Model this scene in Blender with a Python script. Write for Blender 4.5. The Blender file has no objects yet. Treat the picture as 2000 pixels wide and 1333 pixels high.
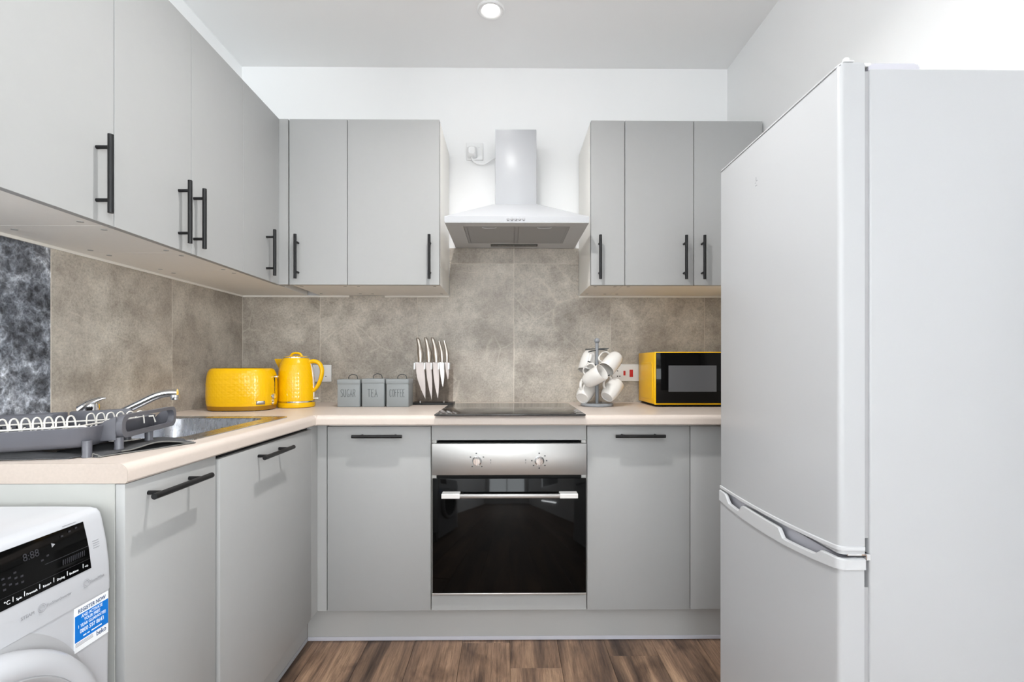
import bpy, bmesh, math, random
from mathutils import Matrix, Vector

random.seed(7)
PI = math.pi
SC = bpy.context.scene
COL = SC.collection

# ------------------------------------------------------------------ camera
F_PX, HORIZON_Y, EYE = 950.41, 712.42, 1.0926
cam_data = bpy.data.cameras.new('camera')
cam_data.sensor_fit = 'HORIZONTAL'
cam_data.sensor_width = 36.0
cam_data.lens = F_PX / 2000 * 36.0
cam_data.shift_y = (HORIZON_Y - 666.5) / 2000
cam_data.clip_start = 0.02
cam = bpy.data.objects.new('camera', cam_data)
cam.location = (0, 0, EYE)
cam.rotation_euler = (PI / 2, 0, -0.0097)
COL.objects.link(cam)
SC.camera = cam

# ------------------------------------------------------------------ world, view, added fill light
SC.view_settings.view_transform = 'Standard'
SC.view_settings.look = 'None'
SC.view_settings.gamma = 1.0
SC.view_settings.use_curve_mapping = False
SC.view_settings.exposure = 1.14
world = bpy.data.worlds.new('world')
SC.world = world
world.use_nodes = True
world.node_tree.nodes['Background'].inputs[0].default_value = (0.86, 0.93, 1.0, 1)
world.node_tree.nodes['Background'].inputs[1].default_value = 0.5
LAMP_W = 10.0
def fill_light(loc, aim, w, h, watt):  # area lamp adding fill through the made-up windows
    d = bpy.data.lights.new('fill_light', 'AREA')
    d.shape = 'RECTANGLE'; d.size = w; d.size_y = h; d.energy = watt; d.color = (0.93, 0.97, 1.0)
    o = bpy.data.objects.new('fill_light', d); o.location = loc
    o.rotation_euler = Vector(aim).to_track_quat('-Z', 'Z').to_euler(); COL.objects.link(o)
fill_light((-0.1, -6.35, 1.30), (0, 1, 0.35), 2.3, 1.9, 60.0)     # fill lamp added outside invented fill_window_1
fill_light((1.52, -1.75, 1.25), (-1, 0, 0.45), 2.0, 1.6, 160.0)     # fill lamp added outside invented fill_window_2

# ------------------------------------------------------------------ materials
def srgb(r, g, b):
    f = lambda c: (c / 255 / 12.92) if c <= 10.3 else ((c / 255 + 0.055) / 1.055) ** 2.4
    return (f(r), f(g), f(b), 1)

def new_mat(name):
    m = bpy.data.materials.new(name); m.use_nodes = True
    return m, m.node_tree.nodes, m.node_tree.links, m.node_tree.nodes['Principled BSDF']

def mat(name, col, rough=0.5, metal=0.0, spec=0.5, coat=0.0, grain=0.0, gscale=300.0, bump=0.0, aniso=None, trans=0.0, ior=1.45):
    m, N, L, P = new_mat(name)
    P.inputs['Base Color'].default_value = col
    P.inputs['Roughness'].default_value = rough
    P.inputs['Metallic'].default_value = metal
    P.inputs['Specular IOR Level'].default_value = spec
    P.inputs['Coat Weight'].default_value = coat
    P.inputs['Coat Roughness'].default_value = 0.05
    P.inputs['Transmission Weight'].default_value = trans
    P.inputs['IOR'].default_value = ior
    tc = N.new('ShaderNodeTexCoord'); mp = N.new('ShaderNodeMapping')
    L.new(tc.outputs['Object'], mp.inputs['Vector'])
    if aniso: mp.inputs['Scale'].default_value = aniso
    no = N.new('ShaderNodeTexNoise'); no.inputs['Scale'].default_value = gscale
    no.inputs['Detail'].default_value = 4
    L.new(mp.outputs[0], no.inputs['Vector'])
    mx = N.new('ShaderNodeMix'); mx.data_type = 'RGBA'
    g = max(grain, 0.004)
    mx.inputs[6].default_value = tuple(c * (1 - g) for c in col[:3]) + (1,)
    mx.inputs[7].default_value = tuple(min(1, c * (1 + g)) for c in col[:3]) + (1,)
    L.new(no.outputs['Fac'], mx.inputs[0]); L.new(mx.outputs[2], P.inputs['Base Color'])
    if bump:
        bp = N.new('ShaderNodeBump'); bp.inputs['Strength'].default_value = bump; bp.inputs['Distance'].default_value = 0.001
        L.new(no.outputs['Fac'], bp.inputs['Height']); L.new(bp.outputs[0], P.inputs['Normal'])
    return m

def ramp(N, stops):
    r = N.new('ShaderNodeValToRGB'); e = r.color_ramp.elements
    e[0].position, e[0].color = stops[0]
    e[1].position, e[1].color = stops[-1]
    for p, c in stops[1:-1]:
        x = e.new(p); x.color = c
    return r

def offset_coords(N, L, scale=(1, 1, 1), k=7.0):
    tc = N.new('ShaderNodeTexCoord'); oi = N.new('ShaderNodeObjectInfo')
    mul = N.new('ShaderNodeVectorMath'); mul.operation = 'SCALE'; mul.inputs[0].default_value = (1.0, 0.63, 1.37)
    mm = N.new('ShaderNodeMath'); mm.operation = 'MULTIPLY'; mm.inputs[1].default_value = k
    L.new(oi.outputs['Random'], mm.inputs[0]); L.new(mm.outputs[0], mul.inputs['Scale'])
    add = N.new('ShaderNodeVectorMath'); add.operation = 'ADD'
    L.new(tc.outputs['Object'], add.inputs[0]); L.new(mul.outputs[0], add.inputs[1])
    mp = N.new('ShaderNodeMapping'); mp.inputs['Scale'].default_value = scale
    L.new(add.outputs[0], mp.inputs['Vector'])
    return mp, oi

def mixcol(N, L, fac, a, b, mode='MIX'):
    m = N.new('ShaderNodeMix'); m.data_type = 'RGBA'; m.blend_type = mode
    for s, v in ((0, fac), (6, a), (7, b)):
        if hasattr(v, 'links'): L.new(v, m.inputs[s])
        else: m.inputs[s].default_value = v
    return m.outputs[2]

def stone_mat():
    m, N, L, P = new_mat('taupe_stone_tile')
    mp, oi = offset_coords(N, L)
    n1 = N.new('ShaderNodeTexNoise'); n1.inputs['Scale'].default_value = 4.2; n1.inputs['Detail'].default_value = 10; n1.inputs['Roughness'].default_value = 0.66; n1.inputs['Distortion'].default_value = 0.35
    n2 = N.new('ShaderNodeTexNoise'); n2.inputs['Scale'].default_value = 120; n2.inputs['Detail'].default_value = 6; n2.inputs['Roughness'].default_value = 0.8
    n5 = N.new('ShaderNodeTexNoise'); n5.inputs['Scale'].default_value = 15; n5.inputs['Detail'].default_value = 9; n5.inputs['Roughness'].default_value = 0.75
    for n in (n1, n2, n5): L.new(mp.outputs[0], n.inputs['Vector'])
    r1 = ramp(N, [(0.28, srgb(141, 132, 121)), (0.44, srgb(168, 159, 148)), (0.56, srgb(188, 180, 168)), (0.74, srgb(212, 205, 194))])
    L.new(n1.outputs['Fac'], r1.inputs[0])
    r2 = ramp(N, [(0.34, (0.62, 0.61, 0.60, 1)), (0.5, (0.95, 0.95, 0.95, 1)), (0.68, (1.22, 1.21, 1.2, 1))])
    L.new(n2.outputs['Fac'], r2.inputs[0])
    r5 = ramp(N, [(0.32, (0.66, 0.65, 0.63, 1)), (0.5, (0.97, 0.97, 0.97, 1)), (0.68, (1.18, 1.17, 1.16, 1))])
    L.new(n5.outputs['Fac'], r5.inputs[0])
    c = mixcol(N, L, 0.62, r1.outputs[0], r2.outputs[0], 'MULTIPLY')
    c = mixcol(N, L, 0.58, c, r5.outputs[0], 'MULTIPLY')
    # fine pale veins along the edges of warped large cells
    nd = N.new('ShaderNodeTexNoise'); nd.inputs['Scale'].default_value = 2.5; nd.inputs['Detail'].default_value = 4
    L.new(mp.outputs[0], nd.inputs['Vector'])
    va = N.new('ShaderNodeVectorMath'); va.operation = 'SCALE'; va.inputs['Scale'].default_value = 0.10
    L.new(nd.outputs['Color'], va.inputs[0])
    vb = N.new('ShaderNodeVectorMath'); vb.operation = 'ADD'
    L.new(mp.outputs[0], vb.inputs[0]); L.new(va.outputs[0], vb.inputs[1])
    vo = N.new('ShaderNodeTexVoronoi'); vo.feature = 'DISTANCE_TO_EDGE'; vo.inputs['Scale'].default_value = 2.2
    L.new(vb.outputs[0], vo.inputs['Vector'])
    rv = ramp(N, [(0.0, (0.28, 0.28, 0.28, 1)), (0.005, (0.09, 0.09, 0.09, 1)), (0.012, (0, 0, 0, 1))])
    L.new(vo.outputs['Distance'], rv.inputs[0])
    nm = N.new('ShaderNodeTexNoise'); nm.inputs['Scale'].default_value = 4.0
    L.new(mp.outputs[0], nm.inputs['Vector'])
    rm = ramp(N, [(0.48, (0, 0, 0, 1)), (0.60, (1, 1, 1, 1))])
    L.new(nm.outputs['Fac'], rm.inputs[0])
    fac = mixcol(N, L, 1.0, rv.outputs[0], rm.outputs[0], 'MULTIPLY')
    c = mixcol(N, L, fac, c, srgb(226, 216, 200))
    L.new(c, P.inputs['Base Color'])
    P.inputs['Roughness'].default_value = 0.42
    bp = N.new('ShaderNodeBump'); bp.inputs['Strength'].default_value = 0.12; bp.inputs['Distance'].default_value = 0.002
    L.new(n2.outputs['Fac'], bp.inputs['Height']); L.new(bp.outputs[0], P.inputs['Normal'])
    return m

def dark_marble():
    m, N, L, P = new_mat('dark_crystal_marble')
    mp, oi = offset_coords(N, L, (1, 1, 0.9))
    nd = N.new('ShaderNodeTexNoise'); nd.inputs['Scale'].default_value = 30; nd.inputs['Detail'].default_value = 5
    L.new(mp.outputs[0], nd.inputs['Vector'])
    va = N.new('ShaderNodeVectorMath'); va.operation = 'SCALE'; va.inputs['Scale'].default_value = 0.035
    L.new(nd.outputs['Color'], va.inputs[0])
    vb = N.new('ShaderNodeVectorMath'); vb.operation = 'ADD'
    L.new(mp.outputs[0], vb.inputs[0]); L.new(va.outputs[0], vb.inputs[1])
    n3 = N.new('ShaderNodeTexNoise'); n3.inputs['Scale'].default_value = 11; n3.inputs['Detail'].default_value = 13; n3.inputs['Roughness'].default_value = 0.7; n3.inputs['Distortion'].default_value = 0.3
    L.new(mp.outputs[0], n3.inputs['Vector'])
    r1 = ramp(N, [(0.36, srgb(44, 46, 51)), (0.47, srgb(88, 91, 96)), (0.57, srgb(128, 131, 136)), (0.68, srgb(186, 189, 193))])
    L.new(n3.outputs['Fac'], r1.inputs[0])
    c = r1.outputs[0]
    # rounded crystal cells: dark hearts with pale feathered rims, at two sizes
    for sc, w in ((30, 0.8), (62, 0.6), (150, 0.5)):
        v = N.new('ShaderNodeTexVoronoi'); v.feature = 'F1'; v.inputs['Scale'].default_value = sc
        L.new(vb.outputs[0], v.inputs['Vector'])
        rr = ramp(N, [(0.10, (0.45, 0.45, 0.47, 1)), (0.42, (0.85, 0.85, 0.86, 1)), (0.68, (1.65, 1.65, 1.67, 1))])
        L.new(v.outputs['Distance'], rr.inputs[0])
        c = mixcol(N, L, w, c, rr.outputs[0], 'MULTIPLY')
    L.new(c, P.inputs['Base Color'])
    P.inputs['Roughness'].default_value = 0.25
    return m

def wood_floor():
    m, N, L, P = new_mat('brown_oak_plank')
    mp, oi = offset_coords(N, L, (1, 0.09, 1), 23.0)
    n1 = N.new('ShaderNodeTexNoise'); n1.inputs['Scale'].default_value = 14; n1.inputs['Detail'].default_value = 8; n1.inputs['Roughness'].default_value = 0.62; n1.inputs['Distortion'].default_value = 0.6
    L.new(mp.outputs[0], n1.inputs['Vector'])
    r1 = ramp(N, [(0.30, srgb(66, 50, 42)), (0.43, srgb(106, 83, 67)), (0.54, srgb(136, 107, 85)), (0.70, srgb(172, 139, 110))])
    L.new(n1.outputs['Fac'], r1.inputs[0])
    mp2, _ = offset_coords(N, L, (1, 0.045, 1), 23.0)
    n2 = N.new('ShaderNodeTexNoise'); n2.inputs['Scale'].default_value = 150; n2.inputs['Detail'].default_value = 7; n2.inputs['Roughness'].default_value = 0.78
    L.new(mp2.outputs[0], n2.inputs['Vector'])
    r2 = ramp(N, [(0.36, (0.42, 0.40, 0.39, 1)), (0.54, (1, 1, 1, 1)), (0.68, (1.3, 1.28, 1.26, 1))])
    L.new(n2.outputs['Fac'], r2.inputs[0])
    c = mixcol(N, L, 0.8, r1.outputs[0], r2.outputs[0], 'MULTIPLY')
    mp3, _ = offset_coords(N, L, (1, 0.5, 1), 31.0)
    n3 = N.new('ShaderNodeTexNoise'); n3.inputs['Scale'].default_value = 9; n3.inputs['Detail'].default_value = 5; n3.inputs['Distortion'].default_value = 1.0
    L.new(mp3.outputs[0], n3.inputs['Vector'])
    r3 = ramp(N, [(0.32, (0.50, 0.47, 0.46, 1)), (0.5, (1, 1, 1, 1)), (0.7, (1.0, 1.0, 1.0, 1))])
    L.new(n3.outputs['Fac'], r3.inputs[0])
    c = mixcol(N, L, 0.85, c, r3.outputs[0], 'MULTIPLY')
    hv = N.new('ShaderNodeHueSaturation'); hv.inputs['Saturation'].default_value = 0.95
    mr = N.new('ShaderNodeMapRange'); mr.inputs[3].default_value = 0.85; mr.inputs[4].default_value = 1.25
    L.new(oi.outputs['Random'], mr.inputs[0]); L.new(mr.outputs[0], hv.inputs['Value'])
    L.new(c, hv.inputs['Color']); L.new(hv.outputs[0], P.inputs['Base Color'])
    P.inputs['Roughness'].default_value = 0.5
    bp = N.new('ShaderNodeBump'); bp.inputs['Strength'].default_value = 0.15; bp.inputs['Distance'].default_value = 0.001
    L.new(n2.outputs['Fac'], bp.inputs['Height']); L.new(bp.outputs[0], P.inputs['Normal'])
    return m

def brushed(name, col, rough, axis, bump=0.03):
    m, N, L, P = new_mat(name)
    tc = N.new('ShaderNodeTexCoord'); mp = N.new('ShaderNodeMapping'); mp.inputs['Scale'].default_value = axis
    L.new(tc.outputs['Object'], mp.inputs['Vector'])
    n = N.new('ShaderNodeTexNoise'); n.inputs['Scale'].default_value = 12; n.inputs['Detail'].default_value = 6
    L.new(mp.outputs[0], n.inputs['Vector'])
    r = N.new('ShaderNodeMapRange'); r.inputs[3].default_value = rough * 0.75; r.inputs[4].default_value = rough * 1.3
    L.new(n.outputs['Fac'], r.inputs[0]); L.new(r.outputs[0], P.inputs['Roughness'])
    P.inputs['Base Color'].default_value = col; P.inputs['Metallic'].default_value = 1
    bp = N.new('ShaderNodeBump'); bp.inputs['Strength'].default_value = bump; bp.inputs['Distance'].default_value = 0.001
    L.new(n.outputs['Fac'], bp.inputs['Height']); L.new(bp.outputs[0], P.inputs['Normal'])
    return m

def emit(name, col, s):
    m, N, L, P = new_mat(name)
    P.inputs['Base Color'].default_value = (0, 0, 0, 1)
    P.inputs['Emission Color'].default_value = col; P.inputs['Emission Strength'].default_value = s
    return m

def thin_glass(name, tint=(1, 1, 1, 1), gloss=0.12):
    m, N, L, P = new_mat(name); N.remove(P)
    t = N.new('ShaderNodeBsdfTransparent'); t.inputs[0].default_value = tint
    g = N.new('ShaderNodeBsdfGlossy'); g.inputs['Roughness'].default_value = 0.02
    fr = N.new('ShaderNodeLayerWeight'); fr.inputs[0].default_value = gloss
    mx = N.new('ShaderNodeMixShader'); L.new(fr.outputs['Fresnel'], mx.inputs[0])
    L.new(t.outputs[0], mx.inputs[1]); L.new(g.outputs[0], mx.inputs[2])
    L.new(mx.outputs[0], N['Material Output'].inputs[0])
    return m

M = dict(
    wall=mat('white_wall_paint', srgb(245, 245, 245), 0.75, bump=0.05, gscale=180),
    ceil=mat('white_ceiling_paint', srgb(248, 248, 248), 0.85),
    grout=mat('pale_grout', srgb(222, 214, 202), 0.9),
    tile=stone_mat(), marble=dark_marble(), wood=wood_floor(),
    door=mat('grey_door_lacquer', srgb(164, 164, 163), 0.42, spec=0.4, grain=0.015, gscale=40),
    carcass=mat('pale_carcass_board', srgb(246, 243, 237), 0.5, grain=0.02, gscale=60),
    plinth=mat('grey_plinth_board', srgb(174, 173, 171), 0.4, grain=0.015),
    black=mat('matt_black_metal', srgb(24, 24, 25), 0.42, 0.0, 0.35),
    dark=mat('deep_black_gap', srgb(12, 12, 12), 0.8),
    worktop=mat('pale_beige_laminate', srgb(207, 194, 184), 0.38, grain=0.05, gscale=220, aniso=(1, 1, 1)),
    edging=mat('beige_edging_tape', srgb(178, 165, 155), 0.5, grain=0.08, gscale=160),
    underlay=mat('plank_edge_highlight', srgb(140, 112, 88), 0.8),  # tan between the planks paints in their pale bevel highlights
    trimwhite=mat('satin_white_trim', srgb(196, 197, 199), 0.4),
    steel=brushed('brushed_steel', (0.47, 0.462, 0.45, 1), 0.36, (1, 40, 40)),
    sink=brushed('sink_steel', (0.44, 0.45, 0.48, 1), 0.27, (12, 1, 3), 0.004),
    chrome=mat('polished_chrome', (0.78, 0.78, 0.79, 1), 0.06, 1.0),
    blackglass=mat('black_oven_glass', srgb(8, 8, 8), 0.05, 0, 0.22),
    hob=mat('black_ceramic_glass', srgb(24, 22, 21), 0.10, 0, 0.6, coat=0.3),
    yellow=mat('yellow_gloss_enamel', srgb(232, 178, 3), 0.20, 0, 0.4, coat=0.15),
    yellowmw=mat('yellow_satin_casing', srgb(250, 192, 0), 0.30, 0, 0.3),
    yellowdk=mat('shaded_yellow_plastic', srgb(150, 104, 8), 0.35),
    white=mat('white_gloss_enamel', srgb(188, 189, 193), 0.24, 0, 0.5),
    fridge=mat('white_fridge_enamel', srgb(182, 183, 185), 0.30, 0, 0.5, bump=0.02, gscale=260),
    panelwhite=mat('white_end_panel', srgb(168, 168, 164), 0.5),
    plastic=mat('white_plastic', srgb(240, 240, 240), 0.35),
    greyplastic=mat('pale_grey_plastic', srgb(196, 195, 203), 0.4),
    gasket=mat('grey_rubber_gasket', srgb(168, 168, 170), 0.6),
    porcelain=mat('white_porcelain', srgb(228, 224, 219), 0.2, coat=0.3),
    canister=mat('grey_enamel_tin', srgb(136, 140, 141), 0.42),
    lettering=mat('dark_grey_print', srgb(62, 66, 68), 0.6),
    greyprint=mat('pale_grey_print', srgb(150, 150, 154), 0.6),
    faintprint=mat('faint_panel_print', srgb(50, 50, 55), 0.5),
    whiteprint=mat('white_print', srgb(236, 238, 240), 0.5),
    blueprint=mat('blue_print', srgb(0, 112, 200), 0.45),
    navyprint=mat('navy_print', srgb(32, 62, 110), 0.5),
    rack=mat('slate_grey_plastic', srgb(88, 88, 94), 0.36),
    wire=mat('white_coated_wire', srgb(214, 210, 203), 0.35),
    cloth=mat('charcoal_microfibre', srgb(72, 72, 74), 0.95, grain=0.15, gscale=900, bump=0.4),
    clothedge=mat('charcoal_cloth_binding', srgb(104, 103, 100), 0.9, grain=0.1, gscale=900),
    treegrey=mat('grey_painted_metal', srgb(140, 143, 147), 0.4),
    blade=mat('knife_blade_steel', srgb(205, 198, 195), 0.35, 0.15),
    bladebright=mat('bright_blade_steel', srgb(232, 231, 229), 0.3, 0.3),
    handlemetal=mat('hammered_knife_handle', (0.50, 0.45, 0.40, 1), 0.28, 1.0, bump=0.5, gscale=160),
    acrylic=thin_glass('clear_acrylic', (0.98, 0.97, 0.965, 1), 0.10),
    windowglass=thin_glass('window_glass', (0.98, 0.99, 0.99, 1), 0.1),
    acrylicedge=mat('acrylic_edge_glint', srgb(232, 234, 236), 0.2),
    hoodwhite=mat('white_hood_enamel', srgb(178, 179, 182), 0.3),
    hoodgrey=mat('hood_underside_steel', srgb(205, 206, 208), 0.4, 0.1),
    filter=mat('aluminium_grease_filter', srgb(172, 173, 174), 0.5, 0.1, grain=0.12, gscale=900, bump=0.5),
    red=mat('red_switch_plastic', srgb(206, 24, 22), 0.3),
    screen=mat('grey_microwave_window', srgb(92, 92, 94), 0.12),
    lamp=emit('warm_white_lamp', (1.0, 0.98, 0.95, 1), 6.0),
    sealant=mat('white_sealant', srgb(236, 232, 224), 0.5),
)

# ------------------------------------------------------------------ geometry helpers
W = {}

class B:
    def __init__(s): s.bm = bmesh.new()
    def box(s, x0, y0, z0, x1, y1, z1, bev=0.0, seg=2):
        x0, x1 = sorted((x0, x1)); y0, y1 = sorted((y0, y1)); z0, z1 = sorted((z0, z1))
        g = bmesh.ops.create_cube(s.bm, size=1)['verts']
        for v in g:
            v.co = Vector(((v.co.x + .5) * (x1 - x0) + x0, (v.co.y + .5) * (y1 - y0) + y0, (v.co.z + .5) * (z1 - z0) + z0))
        if bev:
            ed = list({e for v in g for e in v.link_edges})
            bmesh.ops.bevel(s.bm, geom=ed, offset=bev, segments=seg, affect='EDGES', profile=0.5)
        return s
    def loft(s, rings, cap0=True, cap1=True, closed=True):
        vs = [[s.bm.verts.new(p) for p in r] for r in rings]
        n = len(rings[0])
        for a, b in zip(vs, vs[1:]):
            for i in range(n if closed else n - 1):
                j = (i + 1) % n
                s.bm.faces.new((a[i], a[j], b[j], b[i]))
        if cap0: s.bm.faces.new(vs[0][::-1])
        if cap1: s.bm.faces.new(vs[-1])
        return s
    def prism(s, poly, fn, t0, t1):
        """poly of 2-D points; fn(a, b, t) -> 3-D"""
        return s.loft([[fn(a, b, t0) for a, b in poly], [fn(a, b, t1) for a, b in poly]])
    def lathe(s, prof, c=(0, 0, 0), m=None, n=32, cap0=True, cap1=True):
        m = m or Matrix()
        rings = []
        for r, z in prof:
            rings.append([Vector(c) + (m @ Vector((r * math.cos(2 * PI * i / n), r * math.sin(2 * PI * i / n), z))) for i in range(n)])
        return s.loft(rings, cap0, cap1)
    def cyl(s, p0, p1, r0, r1=None, n=20):
        p0, p1 = Vector(p0), Vector(p1); d = p1 - p0
        q = d.to_track_quat('Z', 'Y').to_matrix().to_4x4()
        return s.lathe([(r0, 0), (r1 if r1 is not None else r0, d.length)], p0, q, n)
    def tube(s, pts, r, n=8, closed=False, cap=True):
        pts = [Vector(p) for p in pts]; k = len(pts)
        rad = r if callable(r) else (lambda t: r)
        rings = []; prev = None
        for i, p in enumerate(pts):
            if closed: d = pts[(i + 1) % k] - pts[i - 1]
            else: d = pts[min(i + 1, k - 1)] - pts[max(i - 1, 0)]
            d.normalize()
            if prev is None:
                a = Vector((0, 0, 1)) if abs(d.z) < 0.9 else Vector((1, 0, 0))
                u = d.cross(a).normalized()
            else:
                u = (prev - d * prev.dot(d)).normalized()
            prev = u; w = d.cross(u)
            rr = rad(i / max(1, k - 1))
            rings.append([p + (u * math.cos(2 * PI * j / n) + w * math.sin(2 * PI * j / n)) * rr for j in range(n)])
        if closed: return s.loft(rings + [rings[0]], False, False)
        return s.loft(rings, cap, cap)
    def ring_plate(s, outer, inner, fn, t0, t1):
        """plate with a hole: outer and inner loops have the same number of points"""
        n = len(outer); V = {}
        for key, loop, t in (('o0', outer, t0), ('i0', inner, t0), ('o1', outer, t1), ('i1', inner, t1)):
            V[key] = [s.bm.verts.new(fn(a, b, t)) for a, b in loop]
        for i in range(n):
            j = (i + 1) % n
            for a, b in (('o0', 'i0'), ('i1', 'o1'), ('o1', 'o0'), ('i0', 'i1')):
                s.bm.faces.new((V[a][i], V[a][j], V[b][j], V[b][i]))
        return s

def rrect(x0, y0, x1, y1, r, n=6):
    pts = []
    for cx, cy, a0 in ((x1 - r, y1 - r, 0), (x0 + r, y1 - r, 90), (x0 + r, y0 + r, 180), (x1 - r, y0 + r, 270)):
        for i in range(n + 1):
            a = math.radians(a0 + 90 * i / n)
            pts.append((cx + r * math.cos(a), cy + r * math.sin(a)))
    return pts

def bez(p, n=24):
    """Catmull-Rom through the points"""
    p = [Vector(q) for q in p]; P_ = [p[0] * 2 - p[1]] + p + [p[-1] * 2 - p[-2]]; out = []
    for i in range(1, len(P_) - 2):
        for k in range(n):
            t = k / n; a, b, c, d = P_[i - 1:i + 3]
            out.append(0.5 * ((2 * b) + (c - a) * t + (2 * a - 5 * b + 4 * c - d) * t * t + (3 * b - a - 3 * c + d) * t ** 3))
    return out + [p[-1]]

def obj(name, b, m, parent=None, world=True, smooth=35, label=None, kind=None):
    bm = b.bm
    if parent is not None and world: bm.transform(W[parent].inverted())
    bmesh.ops.recalc_face_normals(bm, faces=bm.faces)
    me = bpy.data.meshes.new(name); bm.to_mesh(me); bm.free()
    me.materials.append(m)
    if smooth:
        me.polygons.foreach_set('use_smooth', [True] * len(me.polygons))
        me.set_sharp_from_angle(angle=math.radians(smooth))
    o = bpy.data.objects.new(name, me); COL.objects.link(o)
    if parent is not None: o.parent = parent; W[o] = W[parent]
    else: W[o] = Matrix()
    if label: o['label'] = label
    if kind: o['kind'] = kind
    return o

def thing(name, label, cat, loc=(0, 0, 0), rotz=0.0, group=None, rot=None):
    o = bpy.data.objects.new(name, None); COL.objects.link(o)
    o.empty_display_size = 0.05
    o.location = loc; o.rotation_euler = rot if rot else (0, 0, rotz)
    W[o] = Matrix.LocRotScale(Vector(loc), o.rotation_euler.to_quaternion(), None)
    o['label'] = label; o['category'] = cat
    if group: o['group'] = group
    return o

def structure(name, b, m, **k):
    return obj(name, b, m, kind='structure', **k)

def text(name, body, size, m, parent, mx, align='LEFT', ext=0.00015, sx=1.0, shear=0.0, label=None):
    cu = bpy.data.curves.new(name, 'FONT'); cu.body = body; cu.size = size; cu.align_x = align
    cu.extrude = ext; cu.resolution_u = 3; cu.shear = shear
    t = bpy.data.objects.new(name, cu); COL.objects.link(t)
    dg = bpy.context.evaluated_depsgraph_get()
    me = bpy.data.meshes.new_from_object(t.evaluated_get(dg))
    bpy.data.objects.remove(t); bpy.data.curves.remove(cu)
    me.transform(W[parent].inverted() @ mx @ Matrix.Diagonal((sx, 1, 1, 1)))
    me.materials.clear(); me.materials.append(m)
    me.name = name
    o = bpy.data.objects.new(name, me); COL.objects.link(o); o.parent = parent; W[o] = W[parent]
    if label: o['label'] = label
    return o

def frame(o, x, y):
    """matrix with origin o, first axis x, second axis y"""
    x = Vector(x).normalized(); y = Vector(y); y = (y - x * y.dot(x)).normalized(); z = x.cross(y)
    return Matrix(((x.x, y.x, z.x, o[0]), (x.y, y.y, z.y, o[1]), (x.z, y.z, z.z, o[2]), (0, 0, 0, 1)))

# ------------------------------------------------------------------ room
XL, XR, YB, YF, ZC = -1.347, 1.127, 2.483, -6.0, 2.606
TY, TX = 2.475, -1.340          # faces of the splashback tiles
WT_TOP, WT_BOT = 0.901, 0.863   # worktop
UB, UT = 1.4396, 2.1596         # wall cabinet doors, bottom and top
UF, ULF = 2.122, -0.9905        # wall cabinet door faces, back run and left run
BF, BLF = 1.879, -0.730         # base door faces

fl = structure('floor', B().box(XL - .1, YF - .1, -.12, XR + .1, YB + .1, -.012), M['underlay'])
pw = 0.186; x = 0.010 - 8 * pw; col = 0
while x < XR:
    col += 1
    x0, x1 = max(x, XL), min(x + pw, XR)
    if x1 - x0 > 0.01:
        off = 1.75 if abs(x - 0.010) < .01 else (1.75 - (col * 0.43) % 1.2)
        ys = sorted(off + k * 1.2 for k in range(-6, 4))
        for a, b in zip(ys, ys[1:]):
            a, b = max(a, YF), min(b, YB)
            if b - a > .02:
                obj('plank', B().box(x0 + .0006, a + .0006, -.012, x1 - .0006, b - .0006, 0.0, .0006, 1), M['wood'], fl)
    x += pw
wall_back = structure('wall_back', B().box(XL - .1, YB, -.1, XR + .1, YB + .1, ZC + .1), M['wall'])
wall_left = structure('wall_left', B().box(XL - .1, YF, -.1, XL, YB, ZC + .1), M['wall'])
ry0, ry1, rz0, rz1 = -2.65, -.85, .85, 2.2
wr_ = B().box(XR, YF, -.1, XR + .1, ry0, ZC + .1).box(XR, ry1, -.1, XR + .1, YB, ZC + .1).box(XR, ry0, -.1, XR + .1, ry1, rz0).box(XR, ry0, rz1, XR + .1, ry1, ZC + .1)
wall_right = structure('wall_right', wr_, M['wall'])
win2 = structure('fill_window_2', B().ring_plate(rrect(ry0, rz0, ry1, rz1, .002, 2), rrect(ry0 + .05, rz0 + .05, ry1 - .05, rz1 - .05, .002, 2),
                 lambda a, b, t: (t, a, b), XR + .02, XR + .08), M['plastic'])  # unseen window made up to carry fill light from the side
obj('pane', B().box(XR + .048, ry0 + .05, rz0 + .05, XR + .052, ry1 - .05, rz1 - .05), M['windowglass'], win2)
structure('ceiling', B().box(XL, YF, ZC, XR, YB, ZC + .1), M['ceil'])
wf = B()
wx0, wx1, wz0, wz1 = -1.15, 0.95, 0.60, 2.30
wf.box(XL - .1, YF - .1, -.1, wx0, YF, ZC + .1).box(wx1, YF - .1, -.1, XR + .1, YF, ZC + .1)
wf.box(wx0, YF - .1, -.1, wx1, YF, wz0).box(wx0, YF - .1, wz1, wx1, YF, ZC + .1)
structure('wall_front', wf, M['wall'])
win = structure('fill_window_1', B().ring_plate(rrect(wx0, wz0, wx1, wz1, .002, 2), rrect(wx0 + .05, wz0 + .05, wx1 - .05, wz1 - .05, .002, 2),
                lambda a, b, t: (a, t, b), YF - .08, YF - .02), M['plastic'])  # made-up window behind the camera, carrying the frontal fill
obj('mullion', B().box(-.125, YF - .075, wz0 + .05, -.075, YF - .025, wz1 - .05), M['plastic'], win)
for a, b in ((wx0 + .05, -.125), (-.075, wx1 - .05)):
    obj('pane', B().box(a, YF - .052, wz0 + .05, b, YF - .048, wz1 - .05), M['windowglass'], win)

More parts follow.
